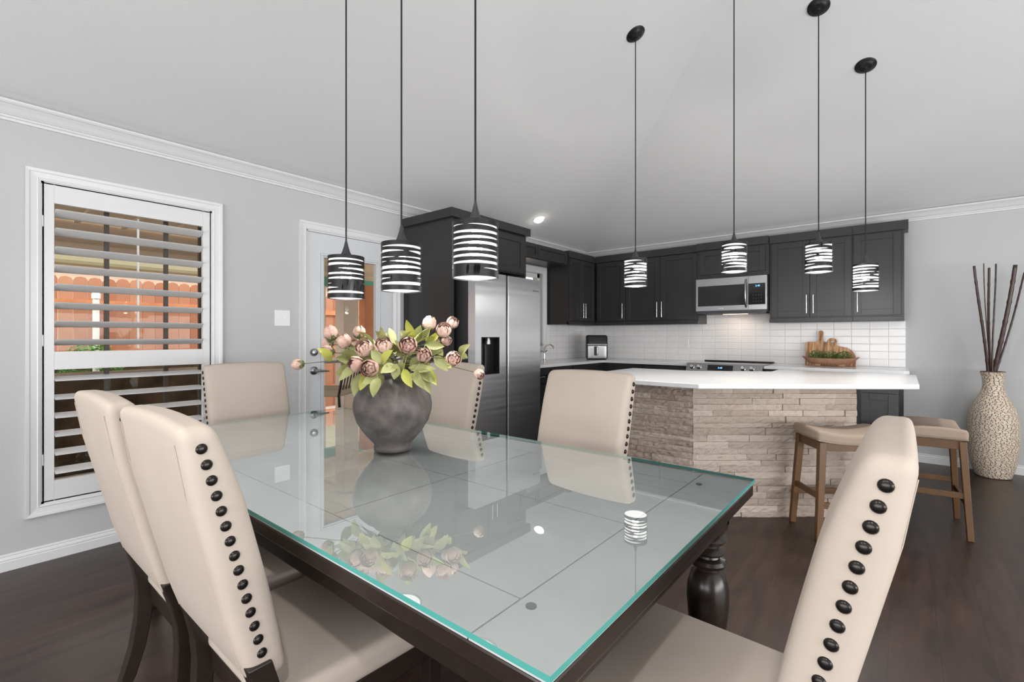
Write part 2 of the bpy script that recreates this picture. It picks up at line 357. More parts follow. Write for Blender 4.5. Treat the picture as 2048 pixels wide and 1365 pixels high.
for k in range(8): louvre(1.138+.818*(k+.5)/8, math.radians(22))
for k in range(6): louvre(.427+.611*(k+.5)/6, math.radians(-14))
b = B(); b.box(-.066, -.056, .79, .80, 1.15, 1.95); obj('tilt_rod', b, trim, sh)
for zz in (.55, 1.85, 1.2):
    b = B(); b.box(.003, .007, py0-.006, py0+.006, zz-.03, zz+.03); obj('hinge', b, trim, sh)
# door 1 with long glass
do = bpy.data.objects.new('door_1', None); C.objects.link(do); do['kind'] = 'structure'
b = B(); casing_frame(b, DOOR[0], DOOR[1], 0, DOOR[3], .06, False); obj('door_casing', b, trim, do)
y0, y1, z0, z1 = DOOR
b = B(); b.box(-.15, .002, y0, y0+.012, 0, z1); b.box(-.15, .002, y1-.012, y1, 0, z1); b.box(-.15, .002, y0, y1, z1-.012, z1); obj('door_jamb', b, trim, do)
gy0, gy1, gz0, gz1 = 1.99, 2.485, .25, 1.86
b = B(); x0, x1 = -.048, -.004
for t in ((y0+.015, gy0, .01, z1-.015), (gy1, y1-.015, .01, z1-.015), (gy0, gy1, .01, gz0), (gy0, gy1, gz1, z1-.015)): b.box(x0, x1, *t)
obj('door_leaf', b, doorm, do)
b = B()
for (o, w, h) in ((0, .012, .006), (.014, .014, .012), (.032, .01, .005)):
    for t in ((gy0-o-w, gy0-o, gz0-o-w, gz1+o+w), (gy1+o, gy1+o+w, gz0-o-w, gz1+o+w), (gy0-o, gy1+o, gz0-o-w, gz0-o), (gy0-o, gy1+o, gz1+o, gz1+o+w)):
        b.box(-.006, x1+h, *t)
obj('glass_moulding', b, doorm, do, bevel=.002)
b = B(); b.box(-.03, -.026, gy0, gy1, gz0, gz1); obj('door_pane', b, pane, do)
b = B(); b.lathe([(.031, 0), (.031, .006), (.026, .012), (.024, .022), (.016, .026)], 24, T((-.004, 1.905, 1.095)) @ Matrix.Rotation(math.pi/2, 4, 'Y')); obj('deadbolt', b, steel, do, smooth=True)
b = B(); b.lathe([(.033, 0), (.033, .006), (.026, .014), (.013, .018), (.013, .045)], 24, T((-.004, 1.905, .95)) @ Matrix.Rotation(math.pi/2, 4, 'Y'))
b.tube([(.042, 1.905, .95), (.046, 1.93, .95), (.044, 1.97, .945), (.040, 2.01, .943)], [.011, .010, .008, .006], 10); obj('door_lever', b, steel, do, smooth=True)
# window 2 over the sink
wo = bpy.data.objects.new('window_2', None); C.objects.link(wo); wo['kind'] = 'structure'
b = B(); casing_frame(b, WIN2[0], WIN2[1], WIN2[2], WIN2[3], .075); obj('window_casing', b, trim, wo)
b = B()
for t in ((WIN2[0], WIN2[0]+.05, WIN2[2], WIN2[3]), (WIN2[1]-.05, WIN2[1], WIN2[2], WIN2[3]), (WIN2[0], WIN2[1], WIN2[2], WIN2[2]+.05), (WIN2[0], WIN2[1], WIN2[3]-.05, WIN2[3])): b.box(-.1, -.04, *t)
obj('window_frame', b, trim, wo)
b = B(); b.box(-.075, -.071, WIN2[0]+.04, WIN2[1]-.04, WIN2[2]+.04, WIN2[3]-.04); obj('window_pane', b, pane, wo)
# switch and outlets
def plate(name, label, cat, M, w, h, kind):
    t = thing(name, label, cat); b = B(); b.prism([(-w/2, -h/2), (w/2, -h/2), (w/2, h/2), (-w/2, h/2)], 0, .006, M); obj('plate', b, white_pl, t, bevel=.002)
    if kind == 'switch':
        for sx in (-.023, .023):
            b = B(); b.prism([(sx-.005, -.012), (sx+.005, -.012), (sx+.005, .012), (sx-.005, .012)], .006, .014, M); obj('toggle', b, white_pl, t, bevel=.001)
    else:
        for sy in (-.02, .02):
            b = B(); b.prism([(.014*math.cos(a)*1.05, sy+.014*math.sin(a)) for a in [2*math.pi*k/16 for k in range(16)]], .006, .0085, M); r = obj('receptacle', b, white_pl, t)
            b = B()
            for sx in (-.005, .005): b.prism([(sx-.001, sy-.003), (sx+.001, sy-.003), (sx+.001, sy+.005), (sx-.001, sy+.005)], .0085, .0088, M)
            obj('slot', b, blackp, r)
plate('light_switch', 'white double toggle light switch on the grey wall beside the glass door', 'light switch', T((0, 1.655, 1.36)) @ FX, .115, .118, 'switch')

# ---------------------------------------------------------------- kitchen cabinets
def shaker(name, parent, w, h, M, m=cabm, fr=.058, t=.02, handle=None, hl=.16):
    # door in local xy (0..w,0..h), thickness out along z
    b = B()
    for (x0, x1, y0, y1) in ((0, fr, 0, h), (w-fr, w, 0, h), (fr, w-fr, 0, fr), (fr, w-fr, h-fr, h)):
        b.prism([(x0, y0), (x1, y0), (x1, y1), (x0, y1)], 0, t, M)
    b.prism([(fr-.002, fr-.002), (w-fr+.002, fr-.002), (w-fr+.002, h-fr+.002), (fr-.002, h-fr+.002)], 0, t-.011, M)
    d = obj(name, b, m, parent, bevel=.0012, seg=1)
    if handle:
        hx, hy, vert = handle; b = B(); e = Vector((0, hl/2, 0)) if vert else Vector((hl/2, 0, 0)); c = Vector((hx, hy, t+.028))
        b.tube([M @ (c-e), M @ (c+e)], .0055, 10)
        for k in (-.7, .7): b.tube([M @ (c+e*k), M @ (c+e*k-Vector((0, 0, .028)))], .004, 8)
        obj('handle', b, chrome, d, smooth=True)
    return d
UZ0, UZ1 = 1.375, 2.30
def upper_back(x0, x1, label, doors, z0=UZ0, yf=5.77, name='wall_cabinet', crown_r=0):
    t = thing(name, label, 'cabinet', (0, 0, 0), group=None)
    b = B(); b.box(x0+.0005, x1-.0005, yf, RY1-.001, z0, UZ1); obj('cabinet_body', b, cabm, t)
    b = B(); b.box(x0+.0005, x1-.0005+crown_r, yf-.032, RY1-.1, UZ1-.075, UZ1+.012); obj('crown_board', b, cabm, t, bevel=.002)
    if z0 < 1.5:
        b = B(); b.box(x0+.0005, x1-.0005, yf-.022, yf+.01, z0-.005, z0+.04); obj('light_rail', b, cabm, t, bevel=.003)
    zb = z0+(.052 if z0 < 1.5 else .045); h = UZ1-.085-zb
    for (a, c, hs) in doors:
        hd = None
        if hs: hd = ((c-a-.03) if hs == 'r' else .03, .13, True)
        shaker('cabinet_door', t, c-a-.006, h, T((a+.003, yf, zb)) @ FYN, handle=hd, hl=.19)
    return t
upper_back(.352, .79, 'charcoal wall cabinet with one shaker door, nearest the corner of the back wall', [(.37, .79, 'r')])
upper_back(.79, 1.73, 'charcoal two door wall cabinet directly left of the microwave', [(.80, 1.262, 'r'), (1.262, 1.725, 'l')])
upper_back(1.73, 2.49, 'short charcoal cabinet with one wide door above the microwave', [(1.76, 2.46, None)], z0=1.895, yf=5.73)
upper_back(2.49, 3.225, 'charcoal two door wall cabinet directly right of the microwave', [(2.51, 2.865, 'r'), (2.865, 3.222, 'l')])
upper_back(3.225, 3.62, 'charcoal single door wall cabinet at the right end of the run', [(3.232, 3.60, 'l')], crown_r=.03)
# left wall uppers
t = thing('wall_cabinet', 'charcoal corner wall cabinet with two narrow doors, right of the sink window', 'cabinet')
b = B(); b.box(.001, .33, 5.10, RY1-.002, UZ0, UZ1); obj('cabinet_body', b, cabm, t)
b = B(); b.box(.001, .352, 5.095, 5.735, UZ1-.075, UZ1+.012); obj('crown_board', b, cabm, t, bevel=.002)
b = B(); b.box(.31, .351, 5.10, 5.74, UZ0-.005, UZ0+.04); obj('light_rail', b, cabm, t, bevel=.003)
for a, c, hs in ((5.115, 5.425, 'r'), (5.425, 5.735, 'l')):
    shaker('cabinet_door', t, c-a-.006, UZ1-.085-UZ0-.052, T((.33, a+.003, UZ0+.052)) @ FX, fr=.05, handle=((c-a-.03) if hs == 'r' else .026, .13, True), hl=.19)
t = thing('valance_cabinet', 'low charcoal bridge cabinet above the sink window', 'cabinet')
b = B(); b.box(.001, .31, 3.81, 5.093, 2.12, UZ1); obj('cabinet_body', b, cabm, t)
for a, c in ((3.83, 4.45), (4.46, 5.08)): shaker('cabinet_panel', t, c-a, .15, T((.31, a, 2.13)) @ FX, fr=.035)
# fridge surround
t = thing('refrigerator_cabinet', 'tall charcoal cabinet surround boxing in the steel refrigerator', 'cabinet')
b = B(); b.box(.001, .655, 2.78, 2.805, 0, UZ1); obj('side_panel', b, cabm, t)
b = B(); b.box(.001, .655, 3.78, 3.805, 0, UZ1); obj('side_panel', b, cabm, t)
b = B(); b.box(.001, .64, 2.805, 3.78, 1.84, UZ1); obj('cabinet_body', b, cabm, t)
b = B(); b.box(.001, .69, 2.745, 3.84, UZ1-.065, UZ1+.012); obj('crown_board', b, cabm, t, bevel=.003)
for a, c, hs in ((2.81, 3.29, 'r'), (3.295, 3.775, 'l')): shaker('cabinet_door', t, c-a, .37, T((.64, a, 1.85)) @ FX, handle=((c-a-.03) if hs == 'r' else .03, .1, True), hl=.13)
# base cabinets
def base(name, label, parts, bodies):
    t = thing(name, label, 'cabinet')
    b = B()
    for q in bodies: b.box(*q)
    obj('cabinet_body', b, cabm, t)
    for (w, h, M, hd, nm) in parts: shaker(nm, t, w, h, M, handle=hd, hl=.13)
    return t
base('base_cabinet', 'charcoal base cabinets under the sink counter on the left wall',
     [(.42, .15, T((.62, 3.84, .715)) @ FX, (.21, .075, False), 'drawer'), (.42, .57, T((.62, 3.84, .13)) @ FX, (.39, .48, True), 'cabinet_door'),
      (.42, .15, T((.62, 4.28, .715)) @ FX, (.21, .075, False), 'drawer'), (.42, .57, T((.62, 4.28, .13)) @ FX, (.03, .48, True), 'cabinet_door'),
      (.62, .15, T((.62, 4.74, .715)) @ FX, (.31, .075, False), 'drawer'), (.62, .57, T((.62, 4.74, .13)) @ FX, (.59, .48, True), 'cabinet_door')],
     [(.001, .62, 3.81, 5.46, .1, .884), (.001, .55, 3.81, 5.46, 0, .1)])
base('base_cabinet', 'charcoal base cabinet between the corner and the left side of the range',
     [(.46, .15, T((.70, 5.46, .715)) @ FYN, (.23, .075, False), 'drawer'), (.46, .57, T((.70, 5.46, .13)) @ FYN, (.43, .48, True), 'cabinet_door'),
      (.50, .15, T((1.18, 5.46, .715)) @ FYN, (.25, .075, False), 'drawer'), (.50, .57, T((1.18, 5.46, .13)) @ FYN, (.03, .48, True), 'cabinet_door')],
     [(.001, 1.715, 5.462, RY1-.001, .1, .884), (.001, 1.715, 5.53, RY1-.001, 0, .1)])
base('base_cabinet', 'charcoal base cabinet right of the range under the wooden bowl',
     [(.54, .15, T((2.52, 5.46, .715)) @ FYN, (.27, .075, False), 'drawer'), (.54, .57, T((2.52, 5.46, .13)) @ FYN, (.51, .48, True), 'cabinet_door'),
      (.50, .15, T((3.09, 5.46, .715)) @ FYN, (.25, .075, False), 'drawer'), (.50, .57, T((3.09, 5.46, .13)) @ FYN, (.03, .48, True), 'cabinet_door')],
     [(2.505, 3.615, 5.462, RY1-.001, .1, .884), (2.505, 3.615, 5.53, RY1-.001, 0, .1)])
b = B(); b.prism([(.001, 3.81), (.645, 3.81), (.645, 5.43), (1.72, 5.43), (1.72, RY1-.002), (.001, RY1-.002)], .885, .915)
tag(obj('countertop', b, quartz, bevel=.003), 'white corner countertop running from the refrigerator to the range', 'countertop')
b = B(); b.prism([(2.50, 5.43), (3.62, 5.43), (3.655, 5.46), (3.655, RY1-.002), (2.50, RY1-.002)], .885, .915)
tag(obj('countertop', b, quartz, bevel=.003), 'white countertop right of the range under the wooden bowl', 'countertop')
# backsplash
def splash(name, quads, label):
    b = B(); uvl = b.bm.loops.layers.uv.new('UVMap')
    for (p, q, z0, z1, ax) in quads:
        if ax == 'y': vs = b.box(p, q, RY1-.009, RY1-.0005, z0, z1)
        else: vs = b.box(.0005, .009, p, q, z0, z1)
    for f in b.bm.faces:
        for l in f.loops:
            c = l.vert.co; l[uvl].uv = ((c.x if abs(f.normal.y) > .5 else c.y) , c.z-.915)
    return tag(obj(name, b, tilem), label, 'backsplash')
splash('tile_backsplash', [(.01, 3.63, .916, UZ0+.0, 'y'), (1.732, 2.488, UZ0, 1.485, 'y')], 'glossy white tile backsplash along the back wall behind the range and bowl')
splash('tile_backsplash', [(5.07, RY1-.01, .916, UZ0, 'x'), (3.81, 5.07, .916, 1.02, 'x')], 'white tile backsplash on the left wall behind the air fryer')
plate('wall_outlet', 'white outlet in the tile between the range and the cutting boards', 'outlet', T((2.855, RY1-.009, 1.105)) @ FYN, .07, .114, 'outlet')
plate('wall_outlet', 'white outlet in the tile between the air fryer and the range', 'outlet', T((1.475, RY1-.009, 1.13)) @ FYN, .07, .114, 'outlet')

# refrigerator
t = thing('refrigerator', 'stainless side by side refrigerator with dispenser in a charcoal surround', 'refrigerator')
b = B(); b.box(.06, .765, 2.855, 3.765, .02, 1.76); obj('refrigerator_body', b, darkg, t)
b = B(); b.box(.76, .775, 2.87, 3.75, .0, .08); obj('kick_plate', b, blackp, t)
DY0, DY1, DZ0, DZ1 = 2.925, 3.155, .895, 1.215
b = B()
for q in ((2.85, DY0, .09, 1.77), (DY1, 3.245, .09, 1.77), (DY0, DY1, .09, DZ0), (DY0, DY1, DZ1, 1.77)): b.box(.778, .862, *q)
f = obj('freezer_door', b, steelf, t)
b = B(); b.box(.785, .80, DY0-.003, DY1+.003, DZ0-.003, DZ1+.003)
for q in ((DY0-.001, DY0+.006, DZ0, DZ1), (DY1-.006, DY1+.001, DZ0, DZ1), (DY0, DY1, DZ1-.006, DZ1+.001), (DY0, DY1, DZ0-.001, DZ0+.008)): b.box(.80, .8635, *q)
dsp = obj('water_dispenser', b, blackp, f)
b = B(); b.lathe([(.028, 0), (.028, .03), (.02, .05), (.02, .055)], 20, T((.83, 3.04, 1.155))); obj('dispenser_nozzle', b, steel, dsp, smooth=True)
b = B(); b.box(.805, .812, 3.022, 3.048, .91, 1.15); obj('dispenser_paddle', b, darkg, dsp, bevel=.003)
b = B(); b.box(.778, .862, 3.277, 3.77, .09, 1.77); f2 = obj('fridge_door', b, steelf, t, bevel=.006, seg=3)
b = B(); b.box(.778, .848, 3.245, 3.277, .62, 1.48); obj('recessed_handle', b, blackp, t)
b = B(); b.box(.778, .855, 3.246, 3.276, 1.48, 1.765); obj('door_gasket', b, darkg, t)
b = B()
for k, w in enumerate((.010, .010, .006, .009, .009, .009, .008)): b.box(.8622, .8628, 3.655+k*.0125, 3.655+k*.0125+w*.75, 1.655, 1.655+(.012 if k in (0, 2) else .008))
obj('logo', b, darkg, f2)

# microwave
t = thing('microwave', 'stainless over the range microwave with curved handle and blue clock', 'microwave')
x0, x1, yf, z0, z1 = 1.735, 2.485, 5.70, 1.485, 1.885
b = B(); b.box(x0, x1, yf, RY1-.002, z0+.01, z1); obj('microwave_body', b, blackp, t)
b = B(); xc = 2.30
for q in ((x0, x0+.022, z0+.03, z1), (x0+.022, xc-.035, z1-.085, z1), (x0+.022, xc-.035, z0+.03, z0+.085), (xc-.035, xc-.002, z0+.03, z1)): b.box(q[0], q[1], yf-.035, yf, q[2], q[3])
d = obj('microwave_door', b, steel, t, bevel=.001, seg=1)
b = B(); b.box(x0+.02, xc-.033, yf-.032, yf-.004, z0+.083, z1-.083); obj('door_window', b, blackg, d)
b = B(); b.tube([(xc-.022, yf-.036, z0+.06), (xc-.022, yf-.062, z0+.09), (xc-.022, yf-.075, z0+.16), (xc-.022, yf-.078, z0+.21), (xc-.022, yf-.075, z0+.26), (xc-.022, yf-.062, z0+.33), (xc-.022, yf-.036, z0+.36)], .011, 12); obj('handle', b, steel, d, smooth=True)
b = B()
for k, w in enumerate((.006, .009, .005, .009, .009)): b.box(1.985+k*.012, 1.985+k*.012+w*.8, yf-.0358, yf-.035, z0+.05, z0+.058)
obj('logo', b, white_pl, d)
b = B()
for q in ((xc, x1, z1-.085, z1), (xc, x1, z0+.03, z0+.085), (x1-.018, x1, z0+.085, z1-.085)): b.box(q[0], q[1], yf-.035, yf, q[2], q[3])
c = obj('control_panel', b, steel, t, bevel=.001, seg=1)
b = B(); b.box(xc, x1-.018, yf-.033, yf-.004, z0+.085, z1-.085); obj('panel_glass', b, blackg, c)
text_mesh('clock_digits', '2:48', .026, blue_e, c, T((2.392, yf-.0335, z1-.112)) @ FYN)
b = B()
for i in range(4):
    for j in range(4): b.box(2.345+i*.026, 2.353+i*.026, yf-.0334, yf-.033, 1.60+j*.035, 1.606+j*.035)
obj('keypad', b, darkg, c)
b = B(); b.box(x0+.005, x1-.005, yf-.03, yf+.02, z0, z0+.03); b.box(x0+.03, x1-.03, yf+.02, RY1-.05, z0-.004, z0+.012); obj('vent_grille', b, darkg, t)

b = B(); b.box(1.98, 2.24, 5.86, 5.92, z0-.008, z0-.004); obj('cooktop_lamp', b, mat('warm_lamp_lens', (1, .9, .8), .4, emit=(1, .72, .5), es=1.6), t)
ld = bpy.data.lights.new('cooktop_light', 'AREA'); ld.shape = 'RECTANGLE'; ld.size = .24; ld.size_y = .05; ld.energy = .45; ld.color = (1, .74, .54)
lo_ = bpy.data.objects.new('cooktop_light', ld); C.objects.link(lo_); lo_.parent = t; lo_.location = (2.11, 5.89, z0-.010)

# range
t = thing('range', 'slide in stainless range with black glass cooktop and four knobs', 'stove')
x0, x1 = 1.722, 2.498
b = B(); b.box(x0+.006, x1-.006, 5.44, RY1-.02, .09, .90); obj('range_body', b, darkg, t)
b = B(); b.box(x0+.01, x1-.01, 5.39, 5.44, .22, .80); od = obj('oven_door', b, steel, t, bevel=.004)
b = B(); b.box(x0+.12, x1-.12, 5.386, 5.39, .33, .64); obj('oven_window', b, blackg, od)
b = B(); b.tube([(x0+.06, 5.345, .74), (x1-.06, 5.345, .74)], .012, 12); b.tube([(x0+.08, 5.345, .74), (x0+.08, 5.39, .74)], .008, 8); b.tube([(x1-.08, 5.345, .74), (x1-.08, 5.39, .74)], .008, 8); obj('handle', b, steel, od, smooth=True)
b = B(); b.box(x0+.01, x1-.01, 5.40, 5.44, .09, .20); obj('storage_drawer', b, steel, t, bevel=.004)
# sloped control panel
b = B(); pr = [(5.36, .82), (5.36, .835), (5.40, .925), (5.47, .925), (5.47, .82)]
A = [[b.bm.verts.new((x, y, z)) for y, z in pr] for x in (x0, x1)]
for k in range(5): b.bm.faces.new((A[0][k], A[0][(k+1) % 5], A[1][(k+1) % 5], A[1][k]))
b.bm.faces.new(A[0]); b.bm.faces.new(A[1][::-1]); cp = obj('control_panel', b, steel, t, bevel=.002)
ang = math.atan2(.09, .04); MP = T((0, 5.38, .88)) @ Matrix.Rotation(-(math.pi/2-ang), 4, 'X') @ FYN
b = B(); b.prism([(1.955, -.032), (2.215, -.032), (2.215, .032), (1.955, .032)], -.001, .0015, MP); obj('display_glass', b, blackg, cp)
text_mesh('clock_digits', '2:48', .026, blue_e, cp, MP @ T((2.085, 0, .0016)))
for kx in (1.79, 1.865, 2.315, 2.40):
    b = B(); b.lathe([(.026, 0), (.026, .008), (.021, .012), (.019, .034), (.016, .037)], 20, MP @ T((kx, 0, 0))); k = obj('knob', b, chrome, cp, smooth=True)
b = B(); b.box(x0, x1, 5.47, 6.03, .905, .922); obj('cooktop', b, blackg, t, bevel=.002)
b = B(); b.box(x0+.01, x1-.01, 5.985, 6.04, .922, .934); obj('rear_vent_trim', b, blackp, t, bevel=.003)

# air fryer
t = thing('air_fryer', 'black and steel air fryer on the corner counter', 'air fryer', (.44, 5.62, .916), math.radians(33))
b = B(); b.rbox(.14, .15, .16, .03, lambda p: (p.x*(1-.0*(p.z)), p.y+(.0 if p.y > 0 else .28*max(0, p.z-.03)), p.z+.162)); obj('air_fryer_body', b, blackp, t, smooth='all')
b = B(); b.rbox(.125, .012, .088, .011, lambda p: (p.x, p.y-.152, p.z+.10)); dr = obj('basket_drawer', b, steel, t, smooth='all')
b = B(); b.rbox(.014, .026, .055, .010, lambda p: (p.x, p.y-.185, p.z+.115)); obj('basket_handle', b, steel, dr, smooth='all')
b = B(); b.rbox(.02, .006, .06, .005, lambda p: (p.x-.02, p.y-.161, p.z+.115)); obj('handle_recess', b, blackp, dr)
b = B(); b.rbox(.126, .011, .008, .007, lambda p: (p.x, p.y-.154, p.z+.198)); obj('trim_band', b, chrome, t)
b = B()
for sx in (-.1, .1):
    for sy in (-.11, .11): b.lathe([(.012, 0), (.012, .01)], 12, T((sx, sy, 0)))
obj('foot', b, blackp, t)
# faucet and sink
t = thing('sink_faucet', 'small chrome faucet at the sink, half hidden by the refrigerator', 'faucet', (.10, 4.90, .916))
b = B(); b.lathe([(.025, 0), (.025, .01), (.015, .02), (.013, .09)], 20); b.tube([(0, 0, .08), (0, 0, .15), (.03, 0, .19), (.09, 0, .20), (.13, 0, .18), (.14, 0, .15)], .011, 10); obj('spout', b, chrome, t, smooth=True)
b = B(); b.tube([(0, 0, .10), (0, .06, .125)], .006, 8); b.tube([(0, 0, .10), (0, -.06, .125)], .006, 8); obj('lever', b, chrome, t, smooth=True)

# cutting boards, bowl, greenery
def board(name, label, poly, hole, loc, tilt, rz, m):
    b = B(); bm = b.bm; n = len(poly)
    edges = []
    vs = [bm.verts.new((x, 0, z)) for x, z in poly]; edges += [bm.edges.new((vs[i], vs[(i+1) % n])) for i in range(n)]
    if hole:
        hs = [bm.verts.new((x, 0, z)) for x, z in hole]; k = len(hole); edges += [bm.edges.new((hs[i], hs[(i+1) % k])) for i in range(k)]
    r = bmesh.ops.triangle_fill(bm, edges=edges, use_beauty=True)
    fs = [g for g in bm.faces]
    e = bmesh.ops.extrude_face_region(bm, geom=fs)
    for v in [g for g in e['geom'] if isinstance(g, bmesh.types.BMVert)]: v.co.y += .017
    o = obj(name, b, m, loc=loc, rot=(tilt, 0, rz), bevel=.0015, seg=1); return tag(o, label, 'cutting board')
def arc(cx, cz, r, a0, a1, n, rz=None): return [(cx+r*math.cos(math.radians(a0+(a1-a0)*i/n)), cz+(rz or r)*math.sin(math.radians(a0+(a1-a0)*i/n))) for i in range(n+1)]
p = [(-.135, 0), (.135, 0)]+arc(.12, .235, .015, 0, 90, 4)+[(.04, .25), (.022, .262), (.018, .285), (.022, .355)]+arc(0, .355, .022, 20, 160, 5)+[(-.022, .355), (-.018, .285), (-.022, .262), (-.04, .25)]+arc(-.12, .235, .015, 90, 180, 4)
board('cutting_board', 'square acacia cutting board with upright paddle handle, leaning on the tile', p, None, (2.93, 5.955, .917), math.radians(-12), 0, acacia)
p = [(-.15, 0), (.17, 0)]+arc(.05, .08, .12, 0, 75, 8)+[(.03, .205)]+[(.0, .225)]+arc(-.035, .25, .045, 20, 175, 8)+[(-.083, .22), (-.10, .16), (-.14, .09)]
board('cutting_board', 'rounded acacia cutting board with a loop handle, right of the square board', p, arc(-.033, .235, .022, 0, 330, 11, .034), (3.07, 5.925, .917), math.radians(-12), 0, acacia)
t = thing('wooden_bowl', 'long carved brown wooden dough bowl on the counter before the cutting boards', 'bowl', (3.04, 5.74, .916))
b = B(); n = 40; rings = []
for (sc, z) in ((.45, .022), (.62, .026), (.80, .045), (.93, .065), (1.0, .086), (.965, .086), (.88, .066), (.72, .048), (.4, .036), (.05, .034)):
    ring = []
    for k in range(n):
        a = 2*math.pi*k/n; ex = .245*abs(math.cos(a))**.9*(1 if math.cos(a) > 0 else -1); ey = .085*math.sin(a)
        ring.append(b.bm.verts.new((ex*sc, ey*sc, z+(.016*abs(math.cos(a))**4 if sc > .9 else 0))))
    rings.append(ring)
for i in range(len(rings)-1):
    for k in range(n): b.bm.faces.new((rings[i][k], rings[i][(k+1) % n], rings[i+1][(k+1) % n], rings[i+1][k]))
b.bm.faces.new(rings[0][::-1]); b.bm.faces.new(rings[-1]); obj('bowl_shell', b, bowlm, t, smooth=True)
for sx in (-.1, .1):
    b = B(); b.box(sx-.025, sx+.025, -.04, .04, 0, .03); obj('bowl_foot', b, bowlm, t, bevel=.006)
b = B()
for i in range(1500):
    cx_ = random.choice((-.115, 0, .115)); a = random.uniform(0, 2*math.pi); r = random.random()**.5; h = random.random()
    c = Vector((cx_+.075*r*math.cos(a), .055*r*math.sin(a), .075+.095*h*(1-.5*r*r))); s_ = random.uniform(.006, .010)
    R = Matrix.Rotation(random.uniform(0, 6.3), 4, 'Z') @ Matrix.Rotation(random.uniform(-1, 1), 4, 'X')
    q = [b.bm.verts.new(c+(R @ Vector(v))*s_) for v in ((-1, 0, 0), (0, -.5, .25), (1.1, 0, 0), (0, .5, .25))]; b.bm.faces.new(q)
for cx_ in (-.115, 0, .115):
    for k in range(16):
        a = k*.9; b.tube([(cx_, 0, .035), (cx_+.05*math.cos(a), .035*math.sin(a), .15)], .0012, 4)
o = obj('boxwood_greenery', b, herb, fix=False, loc=(3.04, 5.74, .916)); tag(o, 'short leafy green herbs filling the wooden dough bowl', 'greenery'); o['kind'] = 'stuff'

# ---------------------------------------------------------------- island
SA, SB, SC_ = Vector((1.76, 3.247)), Vector((2.516, 3.247)), Vector((3.372, 3.95))
isl = thing('kitchen_island', 'kitchen island base clad in beige split stone with a charcoal end cabinet', 'kitchen island')
b = B(); b.prism([(1.79, 3.285), (2.50, 3.285), (3.35, 3.985), (3.35, 4.80), (2.76, 4.80), (2.72, 4.50), (2.19, 4.15), (1.79, 4.15)], 0, .884); obj('island_core', b, cabm, isl)
b = B(); ton = b.bm.loops.layers.float_color.new('tone')
def stones(p, q, h=.884):
    d = (q-p); L_ = d.length; d.normalize(); nrm = Vector((d.y, -d.x)); z = 0
    while z < h-.005:
        hh = min(random.choice((.034, .040, .046, .040)), h-z); s_ = 0
        if h-z-hh < .02: hh = h-z
        while s_ < L_-.001:
            l = random.uniform(.09, .38); l = min(l, L_-s_)
            if L_-s_-l < .06: l = L_-s_
            dep = random.uniform(.012, .026); tn = random.random()
            # slab with a rough front face grid
            nx, nz = max(2, int(l/.022)), 3
            jit = {}
            g = [[None]*(nz+1) for _ in range(nx+1)]
            for i in range(nx+1):
                for j in range(nz+1):
                    edge = i in (0, nx) or j in (0, nz)
                    o_ = dep + (random.uniform(-.005, .004) if not edge else random.uniform(-.005, -.001))
                    c2 = p+d*(s_+.0008+(l-.0016)*i/nx)+nrm*(o_-.02)
                    g[i][j] = b.bm.verts.new((c2.x, c2.y, z+.0008+(hh-.0016)*j/nz))
            fs = []
            for i in range(nx):
                for j in range(nz): fs.append(b.bm.faces.new((g[i][j], g[i+1][j], g[i+1][j+1], g[i][j+1])))
            rim = [g[i][0] for i in range(nx+1)]+[g[nx][j] for j in range(1, nz+1)]+[g[i][nz] for i in range(nx-1, -1, -1)]+[g[0][j] for j in range(nz-1, 0, -1)]
            bk = [b.bm.verts.new((v.co.x-nrm.x*(dep+.012), v.co.y-nrm.y*(dep+.012), v.co.z)) for v in rim]
            for i in range(len(rim)): fs.append(b.bm.faces.new((rim[i], rim[(i+1) % len(rim)], bk[(i+1) % len(rim)], bk[i])[::-1]))
            for f_ in fs:
                for lp in f_.loops: lp[ton] = (tn, tn, tn, 1)
            s_ += l
        z += hh
stones(SA, SB); stones(SB, SC_); stones(Vector((1.76, 4.16)), SA)
obj('stone_cladding', b, stonem, isl, fix=False)
b = B(); b.box(3.385, 3.585, 3.97, 4.26, .10, .884); b.box(3.385, 3.58, 4.03, 4.26, 0, .10); obj('end_cabinet', b, cabm, isl)
shaker('cabinet_door', isl, .190, .72, T((3.39, 3.97, .125)) @ FYN, fr=.045)
b = B(); b.box(3.40, 3.588, 3.965, 3.972, .852, .884); obj('top_rail', b, cabm, isl)
b = B(); b.prism([(1.60, 3.10), (2.60, 3.10), (3.69, 3.965), (3.69, 4.93), (2.725, 4.93), (2.725, 4.62), (2.20, 4.27), (1.60, 4.27)], .885, .917)
tag(obj('countertop', b, quartz, bevel=.005, seg=3), 'white angled quartz countertop on the stone clad island', 'countertop')

# ---------------------------------------------------------------- dining table
TX0, TX1, TY0, TY1 = .88, 3.25, .513, 1.635
tb = thing('dining_table', 'long espresso dining table with turned legs under a sheet of glass', 'table')
topm = mat('grey_brown_table_boards', (.58, .57, .57), .6, var=.4, vscale=5, vcol=(.68, .67, .67))
seam = mat('table_seam', (.02, .018, .016), .7)
b = B(); e = .004
b.box(TX0+e, TX1-e, TY0+e, TY1-e, .722, .757)
obj('tabletop_edge', b, espresso, tb, bevel=.004)
b = B(); g = .0016; bw, bl = .138, .158
tx0, tx1, ty0, ty1 = TX0+.006, TX1-.006, TY0+.006, TY1-.006
b.box(tx0, TX0+bl-g, ty0, ty1, .7565, .7625); b.box(TX1-bl+g, tx1, ty0, ty1, .7565, .7625)
b.box(TX0+bl+g, TX1-bl-g, ty0, TY0+bw-g, .7565, .7625); b.box(TX0+bl+g, TX1-bl-g, TY1-bw+g, ty1, .7565, .7625)
